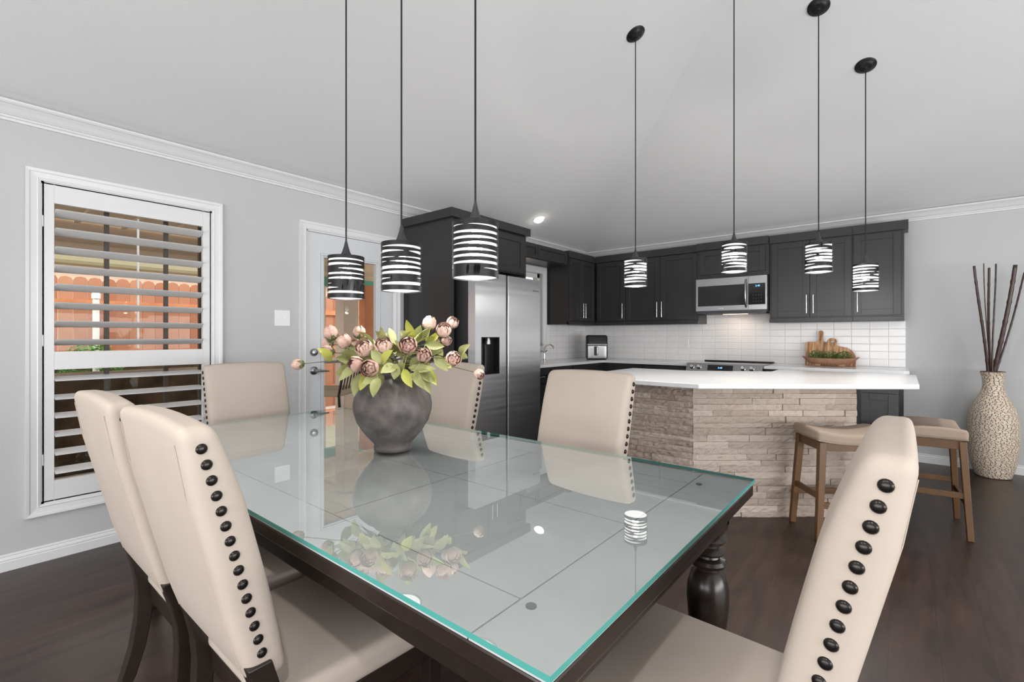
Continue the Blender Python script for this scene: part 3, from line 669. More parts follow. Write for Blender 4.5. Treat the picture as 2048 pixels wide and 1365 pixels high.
ym = (TY0+bw, TY0+bw+(TY1-TY0-2*bw)/2, TY1-bw); xs_ = (TX0+bl, 1.60, 2.47, TX1-bl)
for i in range(3):
    for j in range(2): b.box(xs_[i]+g, xs_[i+1]-g, ym[j]+g, ym[j+1]-g, .7565, .7625)
obj('tabletop', b, topm, tb)
b = B()
for q in ((TX0+.06, TX1-.06, TY0+.06, TY0+.085), (TX0+.06, TX1-.06, TY1-.085, TY1-.06), (TX0+.06, TX0+.085, TY0+.06, TY1-.06), (TX1-.085, TX1-.06, TY0+.06, TY1-.06)): b.box(*q, .635, .722)
for q in ((TX0+.045, TX1-.045, TY0+.045, TY0+.075), (TX0+.045, TX1-.045, TY1-.075, TY1-.045), (TX0+.045, TX0+.075, TY0+.045, TY1-.045), (TX1-.075, TX1-.045, TY0+.045, TY1-.045)): b.box(*q, .70, .722)
obj('apron', b, espresso, tb, bevel=.003)
legp = [(.020, 0), (.034, .008), (.040, .03), (.034, .052), (.026, .062), (.024, .08), (.030, .14), (.045, .26), (.058, .36), (.062, .41), (.060, .45), (.048, .492), (.036, .503), (.036, .510), (.050, .516), (.055, .526), (.050, .536), (.036, .542), (.034, .548), (.046, .553), (.050, .560), (.044, .568), (.033, .575), (.033, .582), (.048, .588), (.056, .600), (.048, .612), (.038, .617), (.038, .622)]
for lx in (TX0+.11, TX1-.11):
    for ly in (TY0+.11, TY1-.11):
        b = B(); b.lathe(legp, 28, T((lx, ly, 0))); b.box(lx-.047, lx+.047, ly-.047, ly+.047, .620, .722); obj('leg', b, espresso, tb, smooth=True)
# glass sheet
b = B(); vs = b.box(TX0, TX1, TY0, TY1, .765, .775)
for v in b.bm.verts: pass
for f_ in b.bm.faces: f_.material_index = 0 if abs(f_.normal.z) > .5 else 1
b.bm.normal_update()
for f_ in b.bm.faces: f_.material_index = 0 if f_.normal.z > .5 else (1 if abs(f_.normal.z) < .5 else 0)
for f_ in [f_ for f_ in b.bm.faces if f_.normal.z < -.5]: b.bm.faces.remove(f_)
gs = thing('glass_table_cover', 'clear green edged glass sheet covering the whole dining table top', 'glass tabletop')
obj('glass_sheet', b, [sheet, sheet_edge], gs, fix=False)
for px, py in ((TX1-.13, TY0+.13), (TX1-.13, TY1-.13), (TX0+.13, TY0+.13), (TX0+.13, TY1-.13)):
    b = B(); b.lathe([(.0095, .7626), (.0095, .7649)], 20, T((px, py, 0))); obj('clear_bumper', b, mat('grey_bumper', (.10, .11, .11), .3), gs)

# ---------------------------------------------------------------- dining chairs
GC = 'cream dining chairs round the table'
BZ0, BZ1 = .515, 1.055
def lean(z): return -.222-.245*(z-.5)-.10*max(0, z-.85)**2
def make_chair(label):
    t = thing('dining_chair', label, 'chair', group=GC)
    hz = (BZ1-BZ0)/2; zc = (BZ1+BZ0)/2; hw = .226
    def fb(p):
        z = p.z+zc; u = max(0, 1-(p.x/hw)**2)*max(0, 1-((p.z)/hz)**2); y = p.y*(1-.18*max(0, (.62-z)/.12))*(1-.28*max(0, (z-.92)/.13))
        y += (.010 if p.y > 0 else -.006)*u
        return (p.x*(1-.03*max(0, (zc-z)/hz)), y+lean(z), z+.010*(1-(p.x/hw)**2)*max(0, p.z/hz))
    b = B(); b.rbox(hw, .0455, hz, .026, fb, 8); bk = obj('backrest', b, fabric, t, smooth='all')
    # nailheads down both sides
    nb = B(); nb.lathe([(.0102, 0), (.0098, .0022), (.0075, .0046), (.004, .0058), (.0005, .0062)], 16, capt=True)
    first = None
    for sx in (-1, 1):
        for k in range(16):
            z = BZ0+.035+(BZ1-BZ0-.075)*k/15; x = sx*(hw*(1-.03*max(0, (zc-z)/hz))-.0008)
            if first is None: first = obj('nailhead', nb, nailm, bk, smooth='all'); o = first
            else: o = first.copy(); C.objects.link(o)
            o.parent = bk; o.location = (x, lean(z)-.004, z); o.rotation_euler = (0, sx*math.pi/2, 0)
    # seams
    for sx in (-1, 1):
        b = B(); pts = [Vector((sx*(hw*(1-.03*max(0, (zc-z)/hz))-.030), lean(z)-.0455*(1-.18*max(0, (.62-z)/.12))*(1-.28*max(0, (z-.92)/.13))-.0012, z)) for z in [BZ0+.03+(BZ1-BZ0-.062)*i/10 for i in range(11)]]
        b.tube(pts, .0012, 5); obj('seam_piping', b, fabric, bk, smooth=True)
    # seat
    def fs(p):
        y = p.y; x = p.x*(1+.04*(y/.22)); u = max(0, 1-(p.x/.235)**2)*max(0, 1-(y/.225)**2)
        return (x, y+.015, p.z+.435+(.012*u if p.z > 0 else 0))
    b = B(); b.rbox(.235, .228, .035, .022, fs, 8); obj('seat', b, fabric, t, smooth='all')
    b = B()
    for q in ((-.215, .215, .205, .228), (-.215, .215, -.205, -.182), (-.225, -.202, -.20, .22), (.202, .225, -.20, .22)): b.box(*q, .345, .402)
    obj('seat_rail', b, espresso, t, bevel=.003)
    for sx in (-1, 1):
        b = B(); b.bar((sx*.205, .213, .40), (sx*.205, .213, 0), .045, .045, .030, .030); obj('leg', b, espresso, t, bevel=.003)
    for sx in (-1, 1):
        b = B(); pts = [(-.252, .56), (-.234, .50), (-.222, .44), (-.218, .38), (-.222, .30), (-.236, .21), (-.262, .12), (-.300, .04), (-.325, 0)]
        for i in range(len(pts)-1):
            pass
        A = []
        for i, (y, z) in enumerate(pts):
            w = .050-.014*i/8; th = .048-.012*i/8
            A.append([b.bm.verts.new((sx*.203+ax*w/2, y+ay*th/2, z)) for ax, ay in ((-1, -1), (1, -1), (1, 1), (-1, 1))])
        for i in range(len(A)-1):
            for k in range(4): b.bm.faces.new((A[i][k], A[i][(k+1) % 4], A[i+1][(k+1) % 4], A[i+1][k]))
        b.bm.faces.new(A[0]); b.bm.faces.new(A[-1][::-1]); obj('leg', b, espresso, t, bevel=.003)
    return t
ch = make_chair('cream upholstered nailhead dining chair at the near left side, closest to the camera')
ch.location = (2.385, .665, 0)
dup(ch, (1.87, .655, 0), 0, 'cream nailhead dining chair on the window side, half behind the nearest left chair')
dup(ch, (1.50, 1.655, 0), math.pi, 'cream dining chair on the refrigerator side, right behind the flower vase')
dup(ch, (2.465, 1.575, 0), math.pi-math.radians(3), 'cream dining chair on the kitchen side standing in front of the stone island')
dup(ch, (.885, 1.19, 0), -math.pi/2, 'cream dining chair at the far end of the table, between window and door')
dup(ch, (3.235, 1.065, 0), math.pi/2, 'cream dining chair at the near right table end, in front of the stools')

# ---------------------------------------------------------------- bar stools
def make_stool(label, loc, rz):
    t = thing('bar_stool', label, 'stool', loc, rz, 'saddle seat counter stools')
    def fs(p):
        sad = .030*(p.x/.22)**2
        return (p.x, p.y*(1-.03*abs(p.x)/.22), p.z+.612+sad*(1 if p.z > 0 else .75)+(.010*max(0, 1-(p.y/.16)**2) if p.z > 0 else 0)-.012)
    b = B(); b.rbox(.222, .155, .030, .020, fs, 10); s_ = obj('seat', b, taupe, t, smooth='all')
    pts = []
    for k in range(48):
        a = 2*math.pi*k/48; x = max(-.213, min(.213, .30*math.cos(a))); y = max(-.147, min(.147, .25*math.sin(a))); pts.append((x, y, .577+.0225*(x/.22)**2))
    b = B(); b.tube(pts+[pts[0]], .004, 6); obj('piping', b, taupe, s_, smooth=True)
    L = {}
    for sx in (-1, 1):
        for sy in (-1, 1):
            b = B(); b.bar((sx*.185, sy*.125, .585), (sx*.222, sy*.155, 0), .042, .036, .034, .030); obj('leg', b, oak, t, bevel=.003)
    def pt(sx, sy, z): k = (.585-z)/.585; return Vector((sx*(.185+.037*k), sy*(.125+.03*k), z))
    b = B()
    for sy in (-1, 1): b.box(-.19, .19, sy*.127-.011, sy*.127+.011, .535, .583)
    for sx in (-1, 1): b.box(sx*.187-.011, sx*.187+.011, -.125, .125, .535, .592)
    obj('apron', b, oak, t, bevel=.002)
    for (p, q) in ((pt(-1, -1, .21), pt(1, -1, .21)), (pt(-1, 1, .21), pt(1, 1, .21)), (pt(-1, -1, .26), pt(-1, 1, .26)), (pt(1, -1, .26), pt(1, 1, .26))):
        b = B(); b.bar(p, q, .018, .036); obj('stretcher', b, oak, t, bevel=.002)
    return t
ADIR = math.atan2(.865, 1.09)
make_stool('taupe saddle seat wooden bar stool standing against the stone face of the island', (3.315, 3.595, 0), ADIR-math.radians(4))
make_stool('taupe wooden bar stool at the right end of the island near the mosaic vase', (3.750, 4.13, 0), math.pi/2+math.radians(4))

# ---------------------------------------------------------------- centrepiece vase
VX, VY, VZ = 2.055, 1.145, .776
t = thing('flower_vase', 'round charcoal clay vase holding flowers at the centre of the dining table', 'vase', (VX, VY, VZ))
prof = [(.066, 0), (.073, .004), (.074, .016), (.072, .028), (.088, .046), (.115, .078), (.138, .115), (.150, .155), (.152, .180), (.147, .210), (.130, .243), (.105, .268), (.075, .285), (.055, .293), (.050, .300), (.049, .318), (.055, .328), (.058, .332), (.052, .333), (.045, .326), (.042, .30), (.06, .28), (.02, .12), (.001, .11)]
b = B(); b.lathe(prof, 64, capt=False); obj('vase_body', b, vasem, t, smooth='all')

def leaf(b, base, tip, w, bend, nrm=None, n=6):
    base = Vector(base); tip = Vector(tip); ax = tip-base; L_ = ax.length; d = ax.normalized()
    nrm = Vector(nrm) if nrm else Vector((0, 0, 1)); sd_ = d.cross(nrm)
    if sd_.length < .1: sd_ = d.cross(Vector((.3, 1, .2)))
    sd_.normalize(); up = sd_.cross(d).normalized(); rows = []
    for i in range(n+1):
        s_ = i/n; ww = w*(math.sin(math.pi*min(1, s_**.8*1.0))**.85 if 0 < s_ < 1 else 0)+.0006
        c = base+ax*s_+up*bend*L_*math.sin(math.pi*s_)
        rows.append([b.bm.verts.new(c-sd_*ww+up*ww*.35), b.bm.verts.new(c-sd_*ww*.5+up*ww*.08), b.bm.verts.new(c), b.bm.verts.new(c+sd_*ww*.5+up*ww*.08), b.bm.verts.new(c+sd_*ww+up*ww*.35)])
    for i in range(n):
        for k in range(4): b.bm.faces.new((rows[i][k], rows[i][k+1], rows[i+1][k+1], rows[i+1][k]))
def blossom(b, c, d, r, open_, seed):
    rnd = random.Random(seed); c = Vector(c); d = Vector(d).normalized(); a = d.orthogonal().normalized(); e = d.cross(a)
    layers = [(.52, 4, .95), (.70, 5, 1.0), (.86, 5, 1.05), (1.0, 6, 1.05+.25*open_)]
    for li, (rr, n, sp) in enumerate(layers):
        th_top = (.12+.10*li)+open_*.18*li     # polar angle of the petal lip from the axis
        for k in range(n):
            az = 2*math.pi*(k+.5*li+rnd.uniform(-.12, .12))/n; hwid = math.pi/n*1.25*sp; R = r*rr*rnd.uniform(.92, 1.10); th0 = th_top+rnd.uniform(-.08, .10)
            g = []
            for i in range(6):
                s_ = i/5; th = math.pi*.93+(th0-math.pi*.93)*s_; row = []
                for j in range(5):
                    q = (j-2)/2; az2 = az+q*hwid*(.55+.45*math.sin(math.pi*min(1, s_*1.05))); thj = th+.16*q*q*s_
                    Rj = R*(1+.05*s_*s_+(.07*(s_ > .9))*(1-abs(q))+rnd.uniform(-.035, .035)*(s_ > .5))
                    row.append(b.bm.verts.new(c+(d*math.cos(thj)*1.08+(a*math.cos(az2)+e*math.sin(az2))*math.sin(thj))*Rj))
                g.append(row)
            for i in range(5):
                for j in range(4): b.bm.faces.new((g[i][j], g[i][j+1], g[i+1][j+1], g[i+1][j]))
    q = bmesh.ops.create_icosphere(b.bm, subdivisions=2, radius=r*.5, matrix=T(c))
def sepals(b, c, d, r):
    c = Vector(c); d = Vector(d).normalized(); a = d.orthogonal().normalized(); e = d.cross(a)
    for k in range(5):
        az = 2*math.pi*k/5; o_ = a*math.cos(az)+e*math.sin(az); pr = []
        for i in range(4):
            th = math.pi-.15-i*.42; pr.append((c+(d*math.cos(th)*1.08+o_*math.sin(th))*r*1.06, (.30, .36, .25, .02)[i]*r))
        s_ = d.cross(o_)
        L_ = [(b.bm.verts.new(p-s_*w), b.bm.verts.new(p+s_*w)) for p, w in pr]
        for i in range(3): b.bm.faces.new((L_[i][0], L_[i][1], L_[i+1][1], L_[i+1][0]))
# (u,v) of each bloom, distance from the camera position, radius, openness, facing hint, tone, label
GF = 'dusty pink peony stems in the vase'
FL = [
 (596, 729, 1.86, .021, 0, (-1, 0, -.1), 1, 'small closed peony bud reaching farthest left over the door casing'),
 (661, 667, 1.92, .028, 0, (-.5, 0, 1), 1, 'large closed mauve peony bud, topmost of the left cluster'),
 (656, 686, 1.96, .022, 0, (-.8, .3, .2), 1, 'mauve peony bud tucked just under the topmost left bud'),
 (655, 703, 1.86, .023, 0, (-.9, -.2, .2), 1, 'drooping peony bud, lowest of the three stacked at the left edge'),
 (688, 683, 1.82, .026, .2, (-.3, -.4, .9), 1, 'half open peony between the left bud cluster and the centre blooms'),
 (718, 665, 1.90, .023, 0, (0, 0, 1), 1, 'closed peony bud pointing up in front of the door glass, left of centre'),
 (710, 690, 1.93, .022, .3, (-.1, -.5, .8), 0, 'pale peony mostly hidden behind the big left of centre bloom'),
 (728, 697, 1.76, .032, .8, (0, -1, .5), 0, 'large ruffled open peony left of centre facing forward'),
 (767, 691, 1.76, .031, .8, (.1, -1, .7), 0, 'palest round open peony in the middle of the arrangement'),
 (816, 691, 1.74, .032, .9, (.1, -1, .3), 1, 'dark mauve open peony right of the middle with a deep centre'),
 (848, 711, 1.76, .028, .6, (.2, -1, .3), 1, 'mauve half open peony below and right of the dark one'),
 (859, 648, 1.94, .028, 0, (.1, .1, 1), 0, 'closed cream pink peony bud at the top above the refrigerator panel edge'),
 (888, 661, 1.86, .029, .7, (.3, -1, .6), 0, 'open pink peony under the topmost right bud'),
 (905, 646, 1.94, .023, .4, (.6, -.6, .8), 0, 'small pink peony, highest and rightmost of the upper right trio'),
 (893, 682, 1.90, .021, .4, (.6, -.8, .1), 0, 'small pink peony, lowest of the upper right trio'),
 (907, 717, 1.76, .028, .8, (.3, -1, .1), 0, 'open pink peony at the right in front of the refrigerator'),
 (958, 749, 1.82, .020, .5, (.5, -.9, -.3), 0, 'tiny peony hanging farthest right in front of the chair back'),
 (711, 729, 1.70, .027, .4, (-.5, -.8, .3), 1, 'half open peony left of the lowest bloom'),
 (740, 737, 1.68, .030, .9, (-.1, -1, .0), 1, 'lowest open mauve peony hanging over the shoulder of the vase'),
 (868, 686, 1.96, .024, .4, (.2, -.6, .8), 0, 'pale peony peeking between leaves right of centre'),
]
K = 4.266
LV = [((1090,350),(1035,170),1.84),((1110,360),(980,265),1.88),((1110,370),(1160,215),1.90),((1180,350),(1240,230),1.92),((1200,380),(1360,400),1.82),((1190,390),(1330,270),1.90),
 ((1490,470),(1582,378),1.80),((1490,490),(1560,500),1.80),((1270,480),(1392,610),1.80),((1230,460),(1345,430),1.90),((1360,490),(1420,580),1.86),((560,520),(430,495),1.80),
 ((640,480),(470,450),1.82),((600,560),(428,640),1.76),((640,560),(460,695),1.72),((400,520),(278,412),1.80),((560,450),(540,370),1.84),((700,420),(640,330),1.86),((750,380),(700,315),1.90),
 ((830,540),(735,430),1.72),((830,545),(922,430),1.70),((1000,490),(905,360),1.80),((1010,470),(935,345),1.86),((955,550),(930,682),1.68),((950,560),(815,625),1.70),((1010,590),(1085,750),1.70),
 ((1050,580),(1290,590),1.74),((1150,600),(1282,705),1.74),((1110,600),(1192,765),1.72),((1170,620),(1242,805),1.74),((1200,600),(1297,732),1.80),((1060,560),(1165,490),1.80),((1040,540),(1065,460),1.84),
 ((790,660),(752,832),1.66),((800,640),(655,735),1.68),((700,640),(640,775),1.70),((640,630),(590,825),1.76),((760,600),(630,550),1.74),((820,640),(820,735),1.70),((1050,640),(1110,690),1.72),
 ((700,470),(560,400),1.86),((880,480),(960,420),1.86),((1000,520),(1000,640),1.72),((900,560),(840,500),1.80),((1120,500),(1240,560),1.80),((560,540),(500,640),1.78),((640,380),(740,330),1.94),((1230,400),(1300,330),1.94),
 ((990,480),(1100,420),1.84),((740,520),(640,480),1.80),((870,560),(760,650),1.72),((560,600),(480,500),1.88),((1290,420),(1350,480),1.92),((900,600),(870,560),1.74)]
mouth = Vector((VX, VY, VZ+.325)); stems = []
for i, (u, v, d, r, op, fc, tone, lab) in enumerate(FL):
    P = at(u, v, d); hint = RT*fc[0]+FW*fc[1]+Vector((0, 0, fc[2])); hint.normalize()
    root = thing('peony_stem', lab[:90], 'flower', tuple(mouth), 0, GF)
    a = 2*math.pi*i/len(FL); m0 = Vector((.024*math.cos(a), .024*math.sin(a), 0)); pe = P-mouth-hint*r*.95
    c1 = m0+Vector((0, 0, .06+.02*(i % 3))); c2 = pe-hint*.06 if fc[2] >= 0.2 else pe+Vector((0, 0, .01))-(pe.normalized()*.08)
    p0 = m0*.6+Vector((0, 0, -.16)); pts = [p0]
    for k in range(13):
        s_ = k/12; pts.append((1-s_)**3*(m0)+3*(1-s_)**2*s_*c1+3*(1-s_)*s_*s_*c2+s_**3*pe)
    b = B(); b.tube(pts, [.0022]*5+[.0018]*9, 6); obj('stem', b, stemm, root, smooth=True)
    b = B(); blossom(b, P-mouth, hint, r, op, i); bl = obj('blossom', b, petald if tone else petal, root, smooth='all', fix=False)
    b = B(); sepals(b, P-mouth, hint, r); obj('sepals', b, sepal, bl, fix=False)
    stems.append((root, pts, (u, v), B(), B()))
for j, (p, q, d) in enumerate(LV):
    A = at(570+p[0]/K, 600+p[1]/K, d+.02); Q = at(570+q[0]/K, 600+q[1]/K, d+random.uniform(-.05, .03)); mid = ((570+p[0]/K), (600+p[1]/K))
    best = min(stems, key=lambda s_: min((Vector(x)-(A-mouth)).length for x in s_[1][1:]))
    pp = min(best[1][1:], key=lambda x: (Vector(x)-(A-mouth)).length)
    bb_ = best[3] if (j % 5 == 0) else best[4]
    nr = -FW+Vector((random.uniform(-.6, .6), random.uniform(-.4, .4), random.uniform(.0, .9)))
    leaf(bb_, A-mouth, Q-mouth, .0160+random.uniform(0, .005), random.uniform(-.10, .12), nr)
    bb_.tube([pp, (Vector(pp)+(A-mouth))/2, A-mouth], .0011, 4)
for j in range(44):
    a = j*2.399+.3; k = j % 3; rb = (.045, .06, .075)[k]; rt = rb+random.uniform(.065, .095)
    A = Vector((rb*math.cos(a), rb*math.sin(a), (.012, .045, .075)[k])); Q = Vector((rt*math.cos(a+.15), rt*math.sin(a+.15), A.z+(-.055, .02, .065)[k]+random.uniform(-.02, .02)))
    st = min(stems, key=lambda s_: min((Vector(x)-A).length for x in s_[1][1:8])+.004*len(s_[4].bm.verts)/36)
    pp = min(st[1][1:8], key=lambda x: (Vector(x)-A).length); bb_ = st[3] if j % 4 == 0 else st[4]
    leaf(bb_, A, Q, random.uniform(.012, .017), random.uniform(.05, .2), (0, 0, 1)); bb_.tube([pp, A], .0011, 4)
for root, pts, _, b1, b2 in stems:
    for bb_, m_ in ((b1, leafy), (b2, leafm)):
        if len(bb_.bm.faces): obj('leaves', bb_, m_, root, fix=False, smooth='all')

# ---------------------------------------------------------------- pendant lights
glow = bpy.data.materials.new('frosted_lamp_glass'); glow.use_nodes = True
_n = glow.node_tree.nodes; _l = glow.node_tree.links
for _x in list(_n):
    if _x.type != 'OUTPUT_MATERIAL': _n.remove(_x)
_o = [x for x in _n if x.type == 'OUTPUT_MATERIAL'][0]
_t = _n.new('ShaderNodeBsdfTransparent'); _t.inputs[0].default_value = (.97, .97, .97, 1)
_e = _n.new('ShaderNodeEmission'); _e.inputs[0].default_value = (1, .97, .94, 1); _e.inputs[1].default_value = 2.2
_m = _n.new('ShaderNodeMixShader'); _m.inputs[0].default_value = .42
_l.new(_t.outputs[0], _m.inputs[1]); _l.new(_e.outputs[0], _m.inputs[2]); _l.new(_m.outputs[0], _o.inputs[0])
bulbm = mat('glowing_bulb', (1, 1, 1), .4, emit=(1, .95, .88), es=30)
GP = 'black banded pendant lamps'
SR, SH = .080, .192
def pendant(x, y, zb, label, seed, dark=1.0, watt=9.0):
    cz = ceil_z(x, y); t = thing('pendant_light', label, 'pendant lamp', (x, y, cz), 0, GP); rnd = random.Random(seed)
    left = (x < RY1-y); nrm = Vector((SL, 0, -1)).normalized() if left else Vector((0, -SL, -1)).normalized()
    Q = nrm.to_track_quat('Z', 'Y').to_matrix().to_4x4()
    b = B(); b.lathe([(.066, 0), (.066, .004), (.060, .010), (.050, .013), (.046, .019), (.030, .026), (.012, .030), (.008, .034)], 32, Q); obj('canopy', b, blackm, t, smooth=True)
    z1 = zb+SH-cz; z0 = zb-cz
    b = B(); b.tube([(0, 0, -.02), (0, 0, z1+.065)], .0036, 8); obj('cord', b, blackm, t, smooth=True)
    b = B(); b.lathe([(.030, z1-.005), (.026, z1+.006), (.018, z1+.022), (.010, z1+.048), (.006, z1+.066), (.004, z1+.075)], 24); obj('socket_cap', b, darkg, t, smooth=True)
    # banded shell: bands between lens shaped slots
    n = 120; ns = 8; slots = []
    for k in range(ns):
        zc = z0+SH*(.085+.86*(k+.5)/ns); segs = []; a = rnd.uniform(0, 360)
        full = rnd.random() < .3
        if full: segs = [(a, 352)]
        else:
            l1 = rnd.uniform(150, 290); segs = [(a, l1), (a+l1+14, 360-l1-28)] if l1 < 230 else [(a, l1)]
        slots.append((zc, segs, rnd.uniform(.0042, .0060)*dark, rnd.uniform(-.0028, .0028), rnd.uniform(0, 6.3)))
    def hz(k, th):
        zc, segs, h, wob, ph = slots[k]; dg = math.degrees(th); hh = 0
        for a, l in segs:
            q = ((dg-a) % 360)/l
            if 0 < q < 1: hh = max(hh, h*min(1, math.sin(math.pi*q)**.7*1.05))
        return zc+wob*math.sin(th+ph), hh
    b = B()
    for k in range(ns+1):
        prev = None; first = None
        for j in range(n+1):
            th = 2*math.pi*(j % n)/n
            lo = z0 if k == 0 else sum(hz(k-1, th)); hi = z1 if k == ns else hz(k, th)[0]-hz(k, th)[1]
            if hi <= lo+.0004: hi = lo+.0004
            cs_ = (math.cos(th), math.sin(th)); col = [b.bm.verts.new((rr*cs_[0], rr*cs_[1], z)) for rr, z in ((SR, lo), (SR, hi), (SR-.002, hi), (SR-.002, lo))]
            if prev:
                for q in range(4): b.bm.faces.new((prev[q], col[q], col[(q+1) % 4], prev[(q+1) % 4]))
            prev = col
    bmesh.ops.remove_doubles(b.bm, verts=b.bm.verts[:], dist=.00005)
    sh_ = obj('lamp_shade', b, blackm, t, smooth=True)
    b = B(); b.lathe([(.028, z1-.001), (SR-.001, z1-.001), (SR-.001, z1-.003), (.028, z1-.003)], 40, capb=False, capt=False); obj('shade_top', b, blackm, sh_)
    b = B(); b.lathe([(.002, z1-.115), (.012, z1-.112), (.022, z1-.100), (.026, z1-.085), (.022, z1-.066), (.014, z1-.048), (.012, z1-.03)], 20); obj('bulb', b, bulbm, t, smooth=True)
    ld = bpy.data.lights.new('bulb_light', 'POINT'); ld.energy = watt; ld.color = (1, .975, .94); ld.shadow_soft_size = .02
    lo_ = bpy.data.objects.new('bulb_light', ld); C.objects.link(lo_); lo_.parent = t; lo_.location = (0, 0, z1-.14)
    b = B(); b.lathe([(SR-.006, z0+.004), (SR-.006, z1-.006)], 40, capt=False); obj('glass_cylinder', b, glow, t, smooth=True)
    return t
pendant(1.644, 1.19, 1.394, 'black banded pendant over the dining table in front of the glass door', 11)
pendant(2.050, 1.19, 1.404, 'black banded pendant, middle of the three over the dining table', 5)
pendant(2.462, 1.19, 1.424, 'black banded pendant over the dining table nearest the camera, before the refrigerator', 23)
pendant(2.160, 3.12, 1.574, 'pendant over the island in front of the corner wall cabinets, left of the microwave', 31, 1.35, 20)
pendant(2.740, 3.38, 1.652, 'pendant over the island hanging in front of the microwave cabinet', 42, 1.35, 20)
pendant(3.175, 3.74, 1.650, 'pendant over the island directly right of the one before the microwave', 57, 1.35, 20)
pendant(3.400, 4.29, 1.553, 'pendant over the island farthest right, hanging lowest', 63, 1.35, 20)
# recessed can over the sink
x, y = .345, 4.45; nrm = Vector((SL, 0, -1)).normalized(); Q = nrm.to_track_quat('Z', 'Y').to_matrix().to_4x4()
t = thing('ceiling_light', 'small bright ceiling downlight above the sink beside the refrigerator cabinet', 'ceiling light', (x, y, ceil_z(x, y)))
b = B(); b.lathe([(.075, 0), (.075, .004), (.058, .006), (.056, .001)], 32, Q, capb=False, capt=False); obj('trim_ring', b, trim, t, smooth=True)
b = B(); b.lathe([(.056, .001), (.052, .014), (.038, .026), (.018, .032), (.002, .034)], 32, Q); obj('light_lens', b, mat('glowing_lens', (1, 1, 1), .4, emit=(1, .95, .88), es=22), t)

for x, y, lab in ((4.3, -.8, 'added unseen fill light in the sloped ceiling behind the near right dining chair'), (2.5, -1.2, 'added unseen fill light in the sloped ceiling behind the left dining chairs')):  # fixtures added out of view, brightening seats the room's own lights leave dim
    nrm = Vector((SL, 0, -1) if x < 4 else (-SL, 0, -1)).normalized()
    if y-RY0 < min(x, RX-x): nrm = Vector((0, SL, -1)).normalized()
    Q = nrm.to_track_quat('Z', 'Y').to_matrix().to_4x4(); t = thing('ceiling_light', lab, 'ceiling light', (x, y, ceil_z(x, y)))
    b = B(); b.lathe([(.075, 0), (.075, .004), (.058, .006), (.056, .001)], 32, Q, capb=False, capt=False); obj('trim_ring', b, trim, t, smooth=True)
    b = B(); b.lathe([(.056, .001), (.056, .002)], 32, Q); obj('light_lens', b, MT['glowing_lens'], t)
    ld = bpy.data.lights.new('downlight', 'SPOT'); ld.energy = 170; ld.spot_size = math.radians(120); ld.spot_blend = 1; ld.shadow_soft_size = .07; ld.color = (1, .98, .95)  # fill spot of the added fixture
    lo_ = bpy.data.objects.new('downlight', ld); C.objects.link(lo_); lo_.parent = t; lo_.location = (0, 0, -.05)

# ---------------------------------------------------------------- mosaic floor vase with bamboo
FX0, FY0 = 4.215, 5.86
t = thing('floor_vase', 'tall cream mosaic floor vase with a narrow neck against the grey back wall', 'vase', (FX0, FY0, 0))
fp = [(.105, 0), (.115, .006), (.128, .05), (.148, .13), (.160, .22), (.165, .32), (.165, .43), (.158, .52), (.140, .60), (.112, .665), (.085, .715), (.070, .765), (.066, .81), (.070, .86), (.080, .905), (.084, .915)]
b = B(); b.lathe([(r-.004, z) for r, z in fp]+[(.070, .915), (.06, .86), (.055, .8), (.03, .7)], 48, capt=False); obj('vase_body', b, mosaicgap, t, smooth='all')
b = B(); ton = b.bm.loops.layers.float_color.new('tone')
def rad(z):
    for i in range(len(fp)-1):
        if fp[i][1] <= z <= fp[i+1][1]:
            k = (z-fp[i][1])/(fp[i+1][1]-fp[i][1]); return fp[i][0]+(fp[i+1][0]-fp[i][0])*k
    return fp[-1][0]
z = .004
while z < .912:
    hh = min(random.uniform(.0075, .0095), .914-z); r = rad(z+hh/2); a = random.uniform(0, .4); end = a+2*math.pi
    while a < end:
        w = random.uniform(.022, .042)/r; a1 = min(a+w, end); tn = random.random()**1.5; slope = random.uniform(-.0015, .0015); q = []
        m_ = 3
        for i in range(m_+1):
            aa = a+(a1-a-.0048/r)*i/m_
            for zz, rr in ((z+.0003+slope*i/m_, rad(z)+.0008), (z+hh-.0004+slope*i/m_, rad(min(.914, z+hh))+.0008)): q.append(b.bm.verts.new((rr*math.cos(aa), rr*math.sin(aa), zz)))
        for i in range(m_):
            f_ = b.bm.faces.new((q[2*i], q[2*i+2], q[2*i+3], q[2*i+1]))
            for lp in f_.loops: lp[ton] = (tn, tn, tn, 1)
        a = a1
    z += hh
obj('mosaic_chips', b, mosaic, t, fix=False)
GB = 'dark bamboo poles in the floor vase'
BM_ = [((1950, 532), 4.10, .011, -.05, 'dark bamboo pole leaning farthest left'), ((1968, 527), 4.12, .0045, -.03, 'thinnest straight bamboo pole, second from left'), ((1977, 536), 4.0, .010, -.02, 'thick upright bamboo pole in the middle'),
       ((1990, 528), 4.12, .007, .0, 'slim bamboo pole just right of the middle one'), ((2030, 530), 4.0, .017, .02, 'thickest bamboo pole leaning right'), ((2050, 545), 4.1, .008, .03, 'thin bamboo pole leaning farthest right out of frame')]
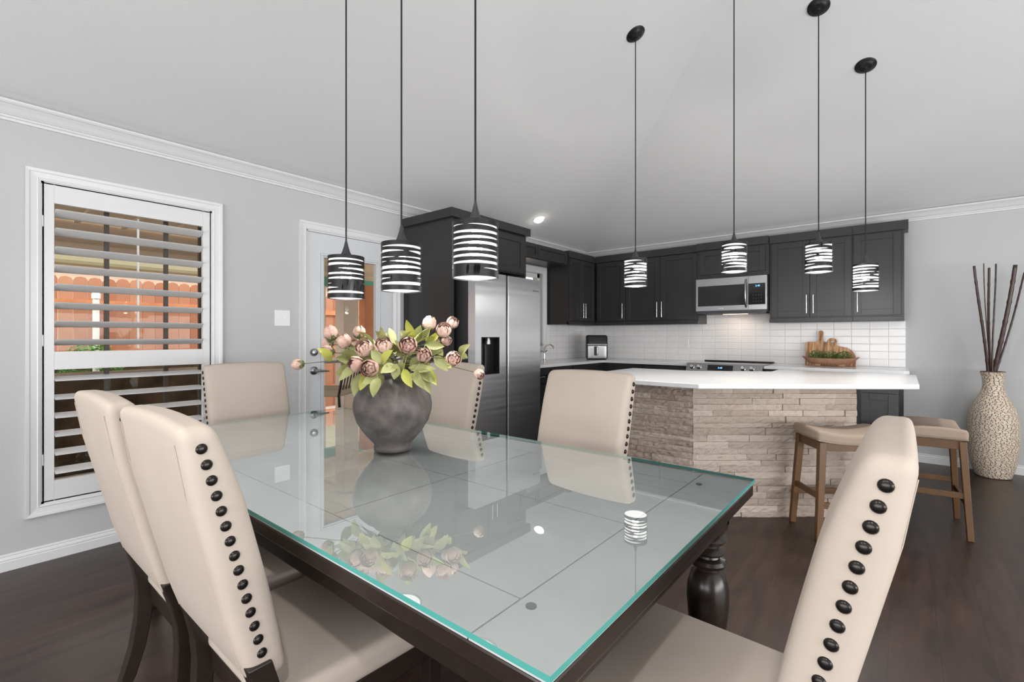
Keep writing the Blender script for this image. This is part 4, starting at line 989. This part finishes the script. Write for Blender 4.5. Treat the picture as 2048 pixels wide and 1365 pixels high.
for i, ((u, v), d, r, off, lab) in enumerate(BM_):
    top = at(u, v, d); top.y = min(top.y, 6.04); base = Vector((FX0+off*.7, FY0+.01*(i % 3-1), .90)); bot = base+(base-top)*.22
    root = thing('bamboo_pole', lab+', standing in the mosaic floor vase', 'bamboo pole', tuple(base), 0, GB)
    b = B(); pts, rr = [], []; N_ = 40; L_ = (top-bot)
    for k in range(N_+1):
        s_ = k/N_; wob = Vector((.006*math.sin(5*s_+i), .003*math.sin(7*s_), 0)); pts.append(bot+L_*s_+wob-base); rr.append(r*(1-.15*s_)*(1.16 if k % 6 == 5 else .92 if k % 6 in (4, 0) else 1))
    b.tube(pts, rr, 10); obj('pole', b, bambm, root, smooth='all')

# ---------------------------------------------------------------- outdoors
b = B(); b.box(-14, -.15, -10, 16, -.16, -.06); struct('ground', b, concrete)
def fence(label, p, q, h):
    t = thing('wooden_fence', label, 'fence'); p = Vector(p); q = Vector(q); L_ = (q-p).length; d = (q-p)/L_; nrm = Vector((-d.y, d.x, 0)); b = B(); ton = b.bm.loops.layers.float_color.new('tone'); s_ = 0
    while s_ < L_:
        w = .138; zt = h+random.uniform(-.01, .01); c = p+d*s_; tn = random.random()
        pr = [(0, 0), (w, 0), (w, zt-.05), (w-.02, zt-.015), (w*.5, zt), (.02, zt-.015), (0, zt-.05)]
        A = [b.bm.verts.new((c+d*x+Vector((0, 0, z-.06)))[:]) for x, z in pr]; D_ = [b.bm.verts.new((c+d*x+nrm*.018+Vector((0, 0, z-.06)))[:]) for x, z in pr]
        fs = [b.bm.faces.new(A), b.bm.faces.new(D_[::-1])]+[b.bm.faces.new((A[i], A[(i+1) % 7], D_[(i+1) % 7], D_[i])) for i in range(7)]
        for f_ in fs:
            for lp in f_.loops: lp[ton] = (tn, tn, tn, 1)
        s_ += w+.004
    obj('fence_boards', b, fencem, t)
    b = B()
    for z in (.3, 1.0, 1.65): b.bar(p+nrm*(-.02)+Vector((0, 0, z)), q+nrm*(-.02)+Vector((0, 0, z)), .035, .08)
    obj('fence_rail', b, cedar, t)
fence('red cedar board fence with rounded tops seen through the shutters and glass door', (-4.5, -6, 0), (-4.5, 12, 0), 2.05)
b = B(); b.box(-3.0, -.16, -3, 7.5, 2.42, 2.50)
for k in range(28): b.box(-3.0, -.2, -2.9+k*.38, -2.86+k*.38, 2.395, 2.42)
pr_ = thing('patio_roof', 'beige patio roof and beam outside the shuttered window', 'patio roof'); obj('roof_deck', b, beige, pr_)
b = B(); b.box(-3.12, -3.0, -3, 7.5, 2.07, 2.19); obj('roof_beam', b, beige, pr_)
b = B(); b.box(-3.10, -3.02, -3, 7.5, 2.19, 2.43); obj('roof_fascia', b, mat('tan_fascia', (.62, .50, .38), .8), pr_)
for yy in (-1.6, 3.55, 6.6):
    b = B(); b.box(-3.12, -3.0, yy, yy+.12, -.06, 2.07); obj('roof_post', b, beige, pr_)
# beige porch column and orange cedar post seen in the door glass
c0 = at(694, 640, 6.4); b = B(); b.box(c0.x-.11, c0.x+.11, c0.y-.11, c0.y+.11, -.06, 2.40); b.box(c0.x-.14, c0.x+.14, c0.y-.14, c0.y+.14, -.06, .08); tag(obj('porch_column', b, mat('pale_column_paint', (.72, .62, .53), .8), bevel=.008), 'pale square porch column seen through the door glass', 'column')
c0 = at(741, 640, 6.9); b = B(); b.box(c0.x-.08, c0.x+.08, c0.y-.14, c0.y+.14, -.06, 1.95); tag(obj('cedar_post', b, cedar, bevel=.006), 'orange cedar post at the right edge of the door glass', 'post')
b = B(); b.box(c0.x-.5, c0.x-.42, c0.y-2, c0.y+1.5, 1.95, 2.08); tag(obj('green_awning', b, mat('green_painted_beam', (.10, .36, .28), .7)), 'green painted beam seen high through the door glass', 'beam')
c0 = at(192, 600, 6.0); t = thing('white_downpipe', 'thin white pipe standing before the fence outside the shutters', 'pipe', (c0.x, c0.y, -.06))
b = B(); b.lathe([(.035, 0), (.035, 1.78)], 16); obj('pipe', b, white_pl, t, smooth=True)
b = B(); b.lathe([(.045, 1.76), (.045, 1.82), (.02, 1.85)], 16); obj('pipe_cap', b, white_pl, t, smooth=True)
# neighbour house
t = thing('neighbour_house', 'pale neighbouring house with olive shingle roof beyond the fence', 'house')
b = B(); b.box(-13.5, -9.2, -9, 14, -.1, 2.69); obj('house_wall', b, mat('pale_brick', (.70, .56, .46), .9), t)
b = B(); A = [[b.bm.verts.new((x, y, z)) for x, z in ((-8.8, 2.64), (-8.8, 2.70), (-11.3, 4.1), (-13.9, 2.64))] for y in (-9.5, 14.5)]
for k in range(4): b.bm.faces.new((A[0][k], A[0][(k+1) % 4], A[1][(k+1) % 4], A[1][k]))
b.bm.faces.new(A[0]); b.bm.faces.new(A[1][::-1]); obj('roof', b, mat('olive_shingles', (.15, .13, .075), .9, bump=.5, bscale=40), t)
# round bush
c0 = at(182, 712, 5.6); b = B(); rn = random.Random(3)
for i in range(2600):
    v = Vector((rn.gauss(0, 1), rn.gauss(0, 1), rn.gauss(0, 1))).normalized()*rn.uniform(.75, 1.0); c = Vector((v.x*.30, v.y*.30, v.z*.36)); s_ = rn.uniform(.012, .022)
    R = Matrix.Rotation(rn.uniform(0, 6.3), 4, 'Z') @ Matrix.Rotation(rn.uniform(-1.4, 1.4), 4, 'X')
    b.bm.faces.new([b.bm.verts.new(c+(R @ Vector(q))*s_) for q in ((-1, 0, 0), (0, -.6, .2), (1, 0, 0), (0, .6, .2))])
t = thing('garden_bush', 'round bright green bush before the fence outside the shutters', 'bush', (c0.x, c0.y, -.06)); o = obj('foliage', b, mat('bright_bush_leaf', (.08, .26, .04), .7, var=.5, vscale=8, vcol=(.16, .40, .08)), t, fix=False, loc=(0, 0, .86))
b = B(); b.tube([(0, 0, 0), (0, 0, .8)], .03, 8); obj('trunk', b, stemm, t)
# raised stone planter
rock = mat('brown_ledge_rock', (.04, .028, .018), .9, bump=1, bscale=12, var=.35, vscale=4, vcol=(.13, .085, .045), bdist=.03)
b = B(); b.box(-3.2, -2.3, -4.5, 2.6, -.06, .84); b.box(-4.46, -4.33, -4.5, 2.6, -.06, .95); tag(obj('raised_planter', b, rock, bevel=.02), 'long brown rock planter wall outside below the shutters', 'planter')
def patio_chair(loc, rz, label):
    t = thing('patio_chair', label, 'patio chair', loc, rz, 'dark metal patio seats outside the door'); dk = mat('dark_brown_metal', (.03, .02, .018), .5, .5)
    for sx in (-1, 1):
        for sy in (-1, 1):
            b = B(); b.tube([(sx*.20, sy*.20, .70), (sx*.25, sy*.26, 0)], .014, 8); obj('leg', b, dk, t)
    b = B(); ps = [(sx*.23, sy*.235, .25) for sx, sy in ((-1, -1), (1, -1), (1, 1), (-1, 1))]; b.tube(ps+[ps[0]], .010, 8); obj('foot_ring', b, dk, t)
    b = B(); b.rbox(.22, .22, .035, .02, lambda p: (p.x, p.y, p.z+.735), 3); obj('seat', b, mat('tan_cushion', (.42, .34, .26), .9), t, smooth='all')
    b = B(); b.tube([(-.21, -.20, .70), (-.22, -.27, 1.05), (0, -.29, 1.10), (.22, -.27, 1.05), (.21, -.20, .70)], .013, 8)
    for k in range(5): b.tube([(-.14+.07*k, -.20, .70), (-.14+.07*k, -.28, 1.08)], .006, 6)
    obj('backrest', b, dk, t)
patio_chair((-.85, 2.50, -.06), 2.2, 'dark metal patio bar chair with tan cushion seen low in the door glass')
t = thing('patio_table', 'dark high patio table behind the door glass', 'patio table', (-1.75, 2.90, -.06)); dk = MT['dark_brown_metal']
b = B(); b.lathe([(.42, .98), (.43, .995), (.42, 1.01)], 32); obj('tabletop', b, mat('grey_patio_tabletop', (.35, .36, .40), .35), t, smooth=True)
b = B(); b.tube([(0, 0, .02), (0, 0, .98)], .035, 12); obj('pedestal', b, dk, t)
b = B(); b.lathe([(.26, 0), (.26, .02), (.05, .04)], 24); obj('base', b, dk, t)
